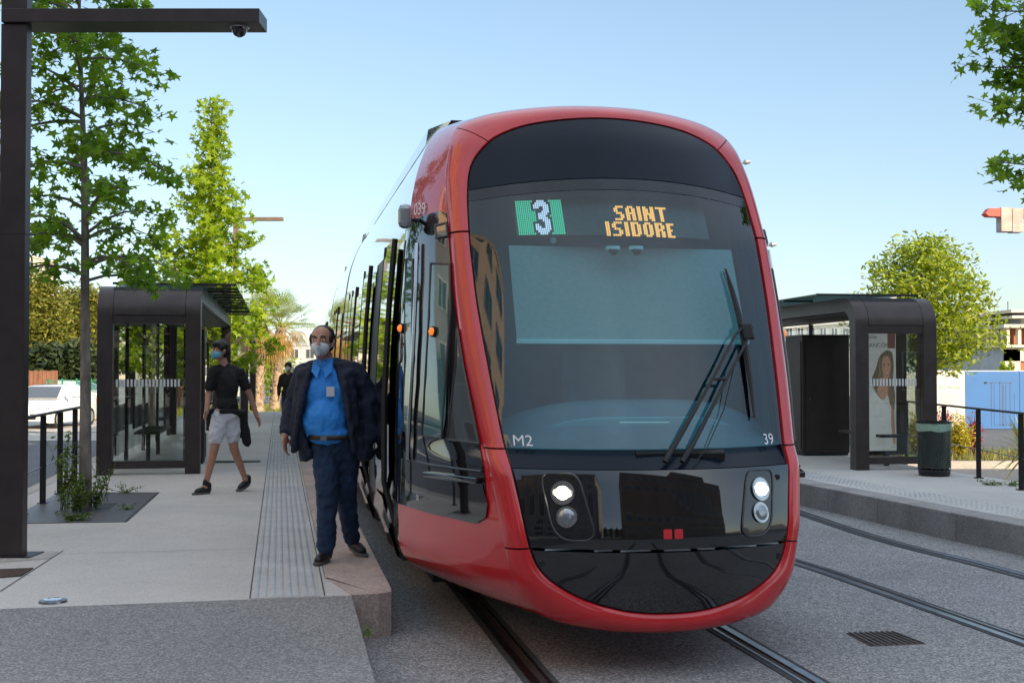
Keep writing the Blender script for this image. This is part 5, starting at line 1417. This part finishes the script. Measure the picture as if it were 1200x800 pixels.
# bollard and far dark figure handled with the people; crane
s_ = FPX/180; redc = mat('crane_red', (.62, .06, .04), .5, 0, .1, .5); concw = mat('counterweight_concrete', (.40, .36, .32), .85, 0, .2, .6)
t = thing('tower_crane', 'red tower crane counter jib with concrete weights above the right buildings', 'crane', (88, 180, -.34))
zj = CAMH+(432-249)/s_+.34; xa = (1154-600)/s_-88
obj('mast', MB().box(-.9, .9, -.9, .9, 0, zj-1), redc, t)
mb = MB(); mb.box(xa+2, 40, -.7, -.5, zj-.7, zj-.5); mb.box(xa+2, 40, .5, .7, zj-.7, zj-.5); mb.box(xa+1.5, 40, -.1, .1, zj+.35, zj+.55)
for k in range(30): x = xa+2+k*1.8; mb.tube([(x, -.6, zj-.6), (x+.9, 0, zj+.45), (x+1.8, -.6, zj-.6)], .08, 4); mb.tube([(x, .6, zj-.6), (x+.9, 0, zj+.45), (x+1.8, .6, zj-.6)], .08, 4)
obj('jib', mb, redc, t)
obj('machinery_deck', MB().prism([(xa, zj-.2), (xa+.6, zj+.6), (xa+6.5, zj+.5), (xa+6.5, zj-.8), (xa+.5, zj-.6)], lambda u, v, tt: (u, tt, v), -.9, .9), redc, t)
obj('counterweight', MB().box(xa+2.3, xa+3.9, -1.0, 1.0, zj-2.9, zj+.7).box(xa+4.0, xa+5.6, -1, 1, zj-3.0, zj+.55), concw, t)

# buildings behind and beside the camera (seen in the reflections; they shade the stop)
block('apartment_block', 'tall brown apartment block far behind the camera whose shadow covers the tram stop', 36, 66, -60, -45, 39, brickb, 12, 10, 'N')
block('apartment_block', 'tall orange rendered apartment block beside the road, left of the stop, sunlit above an added dark lower skin', -40, -24, -14, 22, 31, orangeb, 10, {'E': 13}, 'E', plinth=12)
block('apartment_block', 'dark grey apartment block behind the camera, left of the cypresses', -30, -4.2, -36, -22, 18, greyb, 6, 10, 'N')
block('apartment_block', 'brown apartment block behind the camera, right of the cypresses', 2.6, 46, -34, -20, 18, brickb, 5, 16, 'N')
block('low_building', 'pale low building at the end of the gap behind the camera', -12, 8, -80, -70, 12, cream, 3, 9, 'N')
for i, (x, y) in enumerate(((-3, -32), (-1.2, -34), (.8, -33), (2.5, -36))):
    tree('cypress_tree', ('first', 'second', 'third', 'fourth')[i]+' slim cypress from the left in the row behind the camera', (x, y, -.34), [(0, 0, 0), (0, 0, 4), (0, 0, 8)], [(.8, .5), (3, .75), (6, .55), (8.3, .1)], 40, 90, .16, leaf_h, barkd, 'cypress', None, 90+i, OVAL, 0, .8, .12, clump=.2)

# ================================================================ PEOPLE
def capsule(mb, p0, r0, p1, r1, n=14, m=5):
    p0, p1 = Vector(p0), Vector(p1); d = (p1-p0); L_ = d.length; d = d/L_ if L_ > 1e-6 else Vector((0, 0, 1))
    pts = []; rr = []
    for i in range(1, m+1): a = math.pi/2*i/m; pts.append(p0-d*r0*math.cos(a)); rr.append(r0*math.sin(a))
    for i in range(m, 0, -1): a = math.pi/2*i/m; pts.append(p1+d*r1*math.cos(a)); rr.append(r1*math.sin(a))
    pts.insert(0, p0-d*r0); rr.insert(0, r0*.02); pts.append(p1+d*r1); rr.append(r1*.02)
    mb.tube(pts, rr, n)
def ellip(mb, c, r, rot=None, n=20, m=12):
    c = Vector(c); vs = []; fs = []
    Rm = Matrix.Identity(3) if rot is None else rot
    for i in range(m+1):
        a = math.pi*(.001+.998*i/m)
        for j in range(n):
            b = 2*math.pi*j/n; q = Vector((r[0]*math.sin(a)*math.cos(b), r[1]*math.sin(a)*math.sin(b), r[2]*math.cos(a))); vs.append(c+Rm@q)
    for i in range(m):
        for j in range(n): fs.append((i*n+j, i*n+(j+1) % n, (i+1)*n+(j+1) % n, (i+1)*n+j))
    fs += [tuple(range(n))[::-1], tuple(m*n+j for j in range(n))]
    mb.add(vs, fs)
def chain(mb, pts):
    for (a, ra), (b, rb_) in zip(pts, pts[1:]): capsule(mb, a, ra, b, rb_)
def skin_obj(name, mb, voxel, m__, parent, it=6, disp=0, dscale=.1, cutz=None):
    """fuse overlapping volumes into one continuous surface"""
    me = mb.mesh(name); o = bpy.data.objects.new(name, me); C.objects.link(o)
    b = bmesh.new(); b.from_mesh(me); bmesh.ops.recalc_face_normals(b, faces=b.faces); b.to_mesh(me); b.free()
    r = o.modifiers.new('r', 'REMESH'); r.mode = 'VOXEL'; r.voxel_size = voxel; r.use_smooth_shade = True
    s = o.modifiers.new('s', 'SMOOTH'); s.factor = .5; s.iterations = it
    if disp:
        tx = bpy.data.textures.new('folds', 'CLOUDS'); tx.noise_scale = dscale; tx.noise_depth = 2
        dm = o.modifiers.new('d', 'DISPLACE'); dm.texture = tx; dm.strength = disp; dm.mid_level = .5; dm.texture_coords = 'LOCAL'
        s2 = o.modifiers.new('s2', 'SMOOTH'); s2.factor = .5; s2.iterations = 1
    bpy.context.view_layer.update()
    nm = bpy.data.meshes.new_from_object(o.evaluated_get(bpy.context.evaluated_depsgraph_get()))
    bpy.data.objects.remove(o); nm.materials.clear(); nm.materials.append(m__)
    o = bpy.data.objects.new(name, nm); C.objects.link(o); o.parent = parent
    nm.polygons.foreach_set('use_smooth', [True]*len(nm.polygons)); return o
skin_t = mat('skin_tan', (.42, .22, .15), .5, 0, .12, 25, bump=.05); skin_d = mat('skin_sunburnt', (.46, .24, .16), .5, 0, .12, 25, bump=.05)
hairm = mat('dark_hair', (.018, .013, .011), .55, 0, .4, 60, bump=.6, bscale=120, stretch=(1, 1, .3))
eyew = mat('eye_dark', (.03, .02, .015), .15, 0, 0)
navyc = mat('navy_jacket_cloth', (.010, .016, .036), .8, 0, .25, 9, bump=.3, bscale=60); bluesh = mat('blue_shirt_cloth', (.03, .26, .74), .75, 0, .1, 6, bump=.25, bscale=40)
jeans = mat('dark_blue_denim', (.012, .035, .085), .85, 0, .3, 10, bump=.3, bscale=200); blackc = mat('black_tee_cloth', (.010, .010, .012), .85, 0, .3, 9, bump=.3, bscale=40)
whitec = mat('white_shorts_cloth', (.62, .64, .70), .8, 0, .06, 6, bump=.3, bscale=30); maskw = mat('white_mask_cloth', (.62, .66, .70), .8, 0, .05, 8); maskb = mat('blue_mask_cloth', (.16, .48, .66), .8, 0, .05, 8)
shoem = mat('black_shoe_leather', (.012, .013, .015), .45, 0, .2, 20); solem = mat('shoe_sole', (.10, .10, .10), .7, 0, .2, 20); beltm = mat('belt_leather', (.02, .015, .012), .4, 0, .2, 20)
def rotz(a): return Matrix.Rotation(a, 3, 'Z')
def hand(mb, wrist, dirv, palm_n, side_, s=1.0, curl=.5):
    """palm, four unequal bent fingers and a thumb from the side of the palm"""
    w = Vector(wrist); d = Vector(dirv).normalized(); n_ = Vector(palm_n); n_ = (n_-d*n_.dot(d)).normalized(); u = d.cross(n_).normalized()*side_
    rot = Matrix((u, d, n_)).transposed()
    ellip(mb, w+d*.045*s, (.040*s, .052*s, .016*s), rot)
    for k, (o_, L_) in enumerate(((-.028, .068), (-.010, .078), (.010, .074), (.027, .058))):
        p = w+d*.082*s+u*o_*s; r = .0085*s; q = d
        pts = [(p-d*.02*s, r)]
        for j, f in enumerate((.45, .32, .23)):
            q = (q*math.cos(curl*(.55+.2*k*.3))+n_*math.sin(curl*(.55))).normalized(); p = p+q*L_*f*s; pts.append((p, r*(1-.12*(j+1))))
        chain(mb, pts)
    p = w+d*.018*s-u*.028*s; q = (d*.6-u*.7+n_*.35).normalized(); p2 = p+q*.036*s; q2 = (q*.5+d*.7+n_*.3).normalized(); chain(mb, [(p, .012*s), (p2, .0105*s), (p2+q2*.030*s, .0085*s)])
def head(mb, c, rot, s=1.0):
    """c: centre of the skull; face looks along rot @ -Y"""
    T = lambda v: Vector(c)+rot@(Vector(v)*s)
    ellip(mb, T((0, .010, .020)), (.076*s, .094*s, .090*s), rot); ellip(mb, T((0, -.022, -.030)), (.062*s, .070*s, .080*s), rot)
    ellip(mb, T((0, -.040, -.082)), (.036*s, .036*s, .026*s), rot)
    chain(mb, [(T((0, -.090, .012)), .009*s), (T((0, -.108, -.022)), .014*s)]); 
    for k in (-1, 1):
        ellip(mb, T((k*.078, .008, -.008)), (.010*s, .018*s, .030*s), rot)
        ellip(mb, T((k*.030, -.084, .030)), (.022*s, .012*s, .008*s), rot)
        ellip(mb, T((k*.018, -.098, -.026)), (.010*s, .009*s, .007*s), rot)
    ellip(mb, T((0, -.093, -.055)), (.024*s, .010*s, .006*s), rot); ellip(mb, T((0, -.091, -.064)), (.020*s, .010*s, .006*s), rot)
def face_bits(t, par, c, rot, s, mask_m, hair='short', hairm_=None):
    T = lambda v: Vector(c)+rot@(Vector(v)*s)
    for k in (-1, 1):
        mb = MB(); ellip(mb, T((k*.031, -.086, .014)), (.011*s, .008*s, .0042*s), rot, 12, 8); e = obj('eye', mb, MATS['poster_white'], par, smooth=True)
        mb = MB(); ellip(mb, T((k*.031, -.0925, .014)), (.0055*s, .004*s, .0055*s), rot, 10, 6); obj('iris', mb, eyew, e, smooth=True) if False else obj('eye', mb, eyew, par, smooth=True)
        mb = MB(); chain(mb, [(T((k*.014, -.094, .034)), .004*s), (T((k*.032, -.096, .040)), .005*s), (T((k*.048, -.086, .034)), .003*s)]); obj('eyebrow', mb, hairm, par, smooth=True)
    mb = MB(); ellip(mb, T((0, -.048, -.042)), (.066*s, .062*s, .052*s), rot); chain(mb, [(T((0, -.096, -.005)), .012*s), (T((0, -.112, -.035)), .014*s), (T((0, -.095, -.08)), .018*s)])
    mk = skin_obj('face_mask', mb, .006, mask_m, t, 4)
    mb = MB()
    for k in (-1, 1):
        for dz in (.006, -.016): mb.tube([T((k*.058, -.06, -.03+dz)), T((k*.074, -.02, -.015+dz)), T((k*.086, .012, .0+dz*.5))], .0018, 5)
    obj('ear_loop', mb, mask_m, mk)
    mb = MB(); 
    if hair == 'short':
        ellip(mb, T((0, .036, .042)), (.081*s, .088*s, .078*s), rot); ellip(mb, T((0, .05, -.01)), (.074*s, .066*s, .07*s), rot)
        for k in (-1, 1): ellip(mb, T((k*.068, -.018, .025)), (.015*s, .03*s, .035*s), rot)
    else:
        ellip(mb, T((0, .012, .052)), (.086*s, .098*s, .082*s), rot); ellip(mb, T((0, .05, -.005)), (.080*s, .068*s, .08*s), rot); ellip(mb, T((.01, -.055, .080)), (.062*s, .045*s, .032*s), rot)
        for k in (-1, 1): ellip(mb, T((k*.072, -.02, .035)), (.016*s, .035*s, .04*s), rot)
    skin_obj('hair', mb, .007, hairm, t, 3, .005, .03)
def shoe(name, t, heel, toe, w_=.045, h=.055, m__=shoem, s=1.0):
    a, b = Vector(heel), Vector(toe); d = (b-a).normalized(); mb = MB()
    chain(mb, [(a+Vector((0, 0, .030)), .038*s), (a.lerp(b, .45)+Vector((0, 0, .030)), .042*s), (b-d*.04+Vector((0, 0, .022)), .036*s)]); capsule(mb, a+Vector((0, 0, .035)), .042*s, a+Vector((0, 0, .085)), .042*s)
    sh_ = skin_obj(name, mb, .008, m__, t, 4)
    q = Vector((-d.y, d.x, 0)).normalized(); out = []
    for k in range(20):
        an = 2*math.pi*k/20; L_ = (b-a).length/2+.035; wv = .046*s; out.append(a.lerp(b, .5)+d*math.cos(an)*L_*(1)+q*math.sin(an)*wv*(1 if math.cos(an) > -.3 else .85))
    lo = MB().add([p+Vector((0, 0, -.012)) for p in out]+[p+Vector((0, 0, .012)) for p in out], [tuple(range(20))[::-1], tuple(range(20, 40))]+[(i, (i+1) % 20, 20+(i+1) % 20, 20+i) for i in range(20)])
    obj('sole', lo, solem, sh_, bevel=.004)

# --- man in navy jacket
pm = gnd(397, 657, PH)
man = thing('person', 'stout man in open navy jacket, blue shirt and white mask beside the tram door', 'person', (pm.x, pm.y, PH), 0)
hr = rotz(R(-6)); hc = Vector((-.125, -.03, 1.605))
b_ = MB(); head(b_, hc, hr, 1.08)
chain(b_, [((-.115, .02, 1.50), .062), ((-.10, .03, 1.38), .068)])
ellip(b_, (-.09, .03, 1.22), (.18, .125, .22)); ellip(b_, (-.10, -.02, 1.03), (.150, .135, .17)); ellip(b_, (-.03, .02, .90), (.165, .125, .13))
chain(b_, [((-.25, .03, 1.37), .065), ((-.345, .05, 1.12), .050), ((-.385, -.03, .945), .033), ((-.39, -.045, .93), .030)])
chain(b_, [((.09, .05, 1.38), .065), ((.25, .10, 1.13), .050), ((.17, .05, .93), .034)])
chain(b_, [((-.10, .0, .85), .095), ((-.075, -.05, .50), .062), ((-.085, -.04, .10), .042)])
chain(b_, [((.05, .03, .86), .095), ((.035, .10, .49), .062), ((.055, .28, .13), .042)])
hand(b_, (-.388, -.04, .925), (-.08, -.25, -1), (.9, -.2, .1), 1, 1.05, .7)
hand(b_, (.17, .05, .93), (-.3, -.1, -1), (-.9, -.2, .1), -1, 1.0, .9)
mbody = skin_obj('body', b_, .0075, skin_d, man, 4)
face_bits(man, mbody, hc, hr, 1.08, maskw, 'short')
b_ = MB() # shirt
ellip(b_, (-.095, .02, 1.22), (.185, .135, .22)); ellip(b_, (-.10, -.025, 1.03), (.168, .150, .185)); ellip(b_, (-.07, -.02, .93), (.165, .15, .09))
chain(b_, [((-.11, .02, 1.46), .072), ((-.11, .01, 1.38), .09)])
sh_ = skin_obj('shirt', b_, .009, bluesh, man, 5, .026, .06)
obj('name_badge', MB().obox((-.045, -.135, 1.245), (.028, .006, .0), (0, .004, 0), (0, -.004, .036)), whitet, sh_)
for k in (-1, 1): obj('collar', MB().add([(-.115+k*.012, -.085, 1.415), (-.115+k*.07, -.04, 1.475), (-.115+k*.075, -.095, 1.39), (-.115+k*.03, -.125, 1.34)], [(0, 1, 2, 3)]), bluesh, sh_, solid=.008)
b_ = MB() # jacket: two fronts and back around the torso, left open
for z, wx, wy, cx in ((1.40, .16, .095, -.10), (1.30, .205, .14, -.10), (1.15, .215, .155, -.09), (1.0, .225, .165, -.07), (.88, .235, .165, -.04), (.80, .235, .155, -.01)):
    for k in range(24):
        an = 2*math.pi*k/24; x_, y_ = math.cos(an), math.sin(an)
        if y_ < -.05 and abs(x_) < .80: continue
        capsule(b_, (cx+x_*wx, .03+y_*wy, z), .032, (cx+x_*wx*1.0, .03+y_*wy, z-.12 if z > .82 else z-.03), .032, 8, 3)
for s_, x0 in ((-1, -.10), (1, -.09)):
    chain(b_, [((x0+s_*.095, -.035, 1.43), .034), ((x0+s_*.14, -.10, 1.28), .030), ((x0+s_*.175, -.135, 1.08), .026), ((x0+s_*.20, -.12, .92), .028), ((x0+s_*.215, -.10, .82), .028)])
    chain(b_, [((x0+s_*.15, -.03, 1.36), .06), ((x0+s_*.19, -.06, 1.1), .05), ((x0+s_*.21, -.05, .86), .045)])
chain(b_, [((-.13, .05, 1.43), .07), ((-.27, .03, 1.37), .082), ((-.355, .05, 1.14), .066), ((-.375, .01, 1.03), .060), ((-.388, -.025, .965), .052)])
chain(b_, [((-.05, .05, 1.43), .07), ((.10, .05, 1.38), .085), ((.255, .10, 1.15), .070), ((.24, .10, 1.04), .066), ((.19, .06, .94), .056)])
chain(b_, [((.20, .03, 1.15), .05), ((.235, .03, .93), .05), ((.20, .03, .86), .05), ((.12, .0, .84), .05)])
jk = skin_obj('jacket', b_, .011, navyc, man, 5, .030, .06)
b_ = MB() # trousers
ellip(b_, (-.025, .02, .87), (.180, .140, .12))
chain(b_, [((-.10, .0, .84), .108), ((-.078, -.05, .50), .080), ((-.085, -.045, .30), .072), ((-.088, -.04, .10), .066)])
chain(b_, [((.055, .03, .85), .108), ((.036, .10, .50), .080), ((.045, .20, .28), .070), ((.06, .28, .13), .060)])
capsule(b_, (-.03, .02, .80), .12, (-.03, .02, .72), .08)
tr_ = skin_obj('trousers', b_, .010, jeans, man, 4, .032, .05)
rows = [[(-.045+.190*math.cos(a), .0+.172*math.sin(a)-.01, z) for a in [2*math.pi*j/40 for j in range(40)]] for z in (.895, .93)]
obj('belt', MB().grid(rows, close_u=True), beltm, tr_, smooth=True, solid=.006)
obj('belt_buckle', MB().obox((-.085, -.182, .912), (.022, 0, 0), (0, .004, 0), (0, 0, .017)), chrome, tr_)
shoe('shoe', man, (-.085, -.02, .012), (-.125, -.22, .012)); shoe('shoe', man, (.06, .30, .05), (.17, .17, .014))

# --- youth in black tee
py_ = gnd(260, 577, PH)
yo = thing('person', 'youth in black tee, white shorts and blue mask walking across the platform', 'person', (py_.x, py_.y, PH), 0)
yr = rotz(R(-38)); yc = Vector((-.03, -.02, 1.615))
b_ = MB(); head(b_, yc, yr, .98)
chain(b_, [((-.01, .03, 1.52), .050), ((.02, .04, 1.38), .056)])
ellip(b_, (.035, .03, 1.22), (.15, .105, .22), yr); ellip(b_, (.045, .02, .98), (.135, .105, .14), yr)
chain(b_, [((-.11, -.02, 1.37), .050), ((-.15, -.03, 1.12), .036), ((-.145, -.14, .92), .026)])
chain(b_, [((.18, .08, 1.36), .050), ((.295, .12, 1.09), .036), ((.375, .10, .86), .026)])
chain(b_, [((-.01, -.02, .90), .080), ((-.065, -.10, .50), .052), ((-.15, -.12, .12), .033), ((-.16, -.14, .07), .034)])
chain(b_, [((.08, .05, .90), .080), ((.12, .06, .50), .052), ((.205, .22, .17), .033), ((.215, .22, .13), .033)])
hand(b_, (.375, .10, .86), (.45, -.35, -.8), (-.6, -.6, -.2), 1, .95, .5); hand(b_, (-.145, -.14, .92), (-.1, -.7, -.7), (.9, -.2, .1), -1, .95, .6)
yb = skin_obj('body', b_, .007, skin_t, yo, 3); face_bits(yo, yb, yc, yr, .98, maskb, 'long')
b_ = MB(); ellip(b_, (.035, .03, 1.22), (.162, .118, .22), yr); ellip(b_, (.045, .02, .99), (.148, .118, .15), yr)
chain(b_, [((.0, .03, 1.42), .06), ((-.10, -.02, 1.37), .068), ((-.135, -.028, 1.20), .058)]); chain(b_, [((.03, .04, 1.42), .06), ((.17, .08, 1.36), .068), ((.24, .10, 1.21), .060)])
skin_obj('tee_shirt', b_, .009, blackc, yo, 4, .026, .06)
b_ = MB(); ellip(b_, (.04, .02, .88), (.155, .13, .10), yr); chain(b_, [((-.015, -.02, .86), .105), ((-.045, -.07, .68), .094), ((-.055, -.085, .62), .078)]); chain(b_, [((.085, .05, .86), .105), ((.105, .055, .68), .094), ((.11, .06, .62), .078)])
skin_obj('shorts', b_, .009, whitec, yo, 3, .028, .05)
b_ = MB(); chain(b_, [((-.10, -.08, .93), .03), ((-.12, .06, .93), .035), ((.05, .16, .92), .05), ((.20, .12, .88), .06), ((.15, -.06, .92), .035), ((.02, -.12, .93), .03)])
chain(b_, [((.17, .12, .86), .07), ((.22, .14, .70), .065), ((.25, .16, .56), .05)]); chain(b_, [((.10, .17, .86), .06), ((.13, .2, .66), .06)]); chain(b_, [((-.13, -.02, .90), .045), ((-.15, .0, .74), .04)])
skin_obj('tied_jacket', b_, .010, blackc, yo, 3, .02, .05)
shoe('shoe', yo, (-.135, -.10, .012), (-.245, -.25, .012)); shoe('shoe', yo, (.235, .26, .060), (.16, .12, .016))
b_ = MB(); capsule(b_, (-.155, -.13, .09), .036, (-.15, -.125, .14), .034); skin_obj('sock', b_, .008, blackc, yo, 2)

# --- far walker
pf = (-5.15, 27.5)
fa = thing('person', 'distant walker in dark clothes seen between the palms and the man in the jacket', 'person', (pf[0], pf[1], PH), 0)
b_ = MB(); head(b_, (0, 0, 1.45), rotz(0), .95); chain(b_, [((0, .02, 1.35), .05), ((0, .02, 1.25), .055)]); ellip(b_, (0, .02, 1.10), (.15, .10, .2)); ellip(b_, (0, .02, .86), (.14, .10, .12))
for k in (-1, 1): chain(b_, [((k*.15, .02, 1.22), .05), ((k*.21, .0, .98), .036), ((k*.20, -.08, .78), .026)]); hand(b_, (k*.20, -.08, .78), (0, -.3, -1), (-k, 0, 0), k, .9, .5); chain(b_, [((k*.07, .02, .82), .075), ((k*.08, -.06*k, .44), .05), ((k*.08, .12*k, .08), .035)])
fb = skin_obj('body', b_, .010, skin_t, fa, 3); face_bits(fa, fb, (0, 0, 1.45), rotz(0), .95, maskw, 'long')
b_ = MB(); ellip(b_, (0, .02, 1.10), (.165, .115, .2)); ellip(b_, (0, .02, .86), (.155, .12, .14))
for k in (-1, 1): chain(b_, [((k*.07, .02, 1.27), .06), ((k*.15, .02, 1.22), .065), ((k*.21, .0, .98), .05), ((k*.20, -.07, .82), .04)])
skin_obj('coat', b_, .012, blackc, fa, 3)
b_ = MB()
for k in (-1, 1): chain(b_, [((k*.07, .02, .82), .09), ((k*.08, -.06*k, .44), .066), ((k*.08, .12*k, .10), .055)])
skin_obj('trousers', b_, .012, jeans, fa, 3)
for k in (-1, 1): shoe('shoe', fa, (k*.08, .14*k, .012), (k*.09, .14*k-.17, .012))
# bollard far down the platform
bo = gnd(338, 462, .0)
t = thing('bollard', 'slim dark post in the distance just right of the dark walker', 'bollard', ((338.5-600)/40.0, 35, PH))
obj('post', MB().lathe([(.06, 0), (.055, .02), (.05, 1.35), (.056, 1.37), (.03, 1.42)], n=14), railm, t, smooth=True); obj('foot_ring', MB().lathe([(.1, 0), (.1, .015), (.062, .02)], n=14), railm, t)
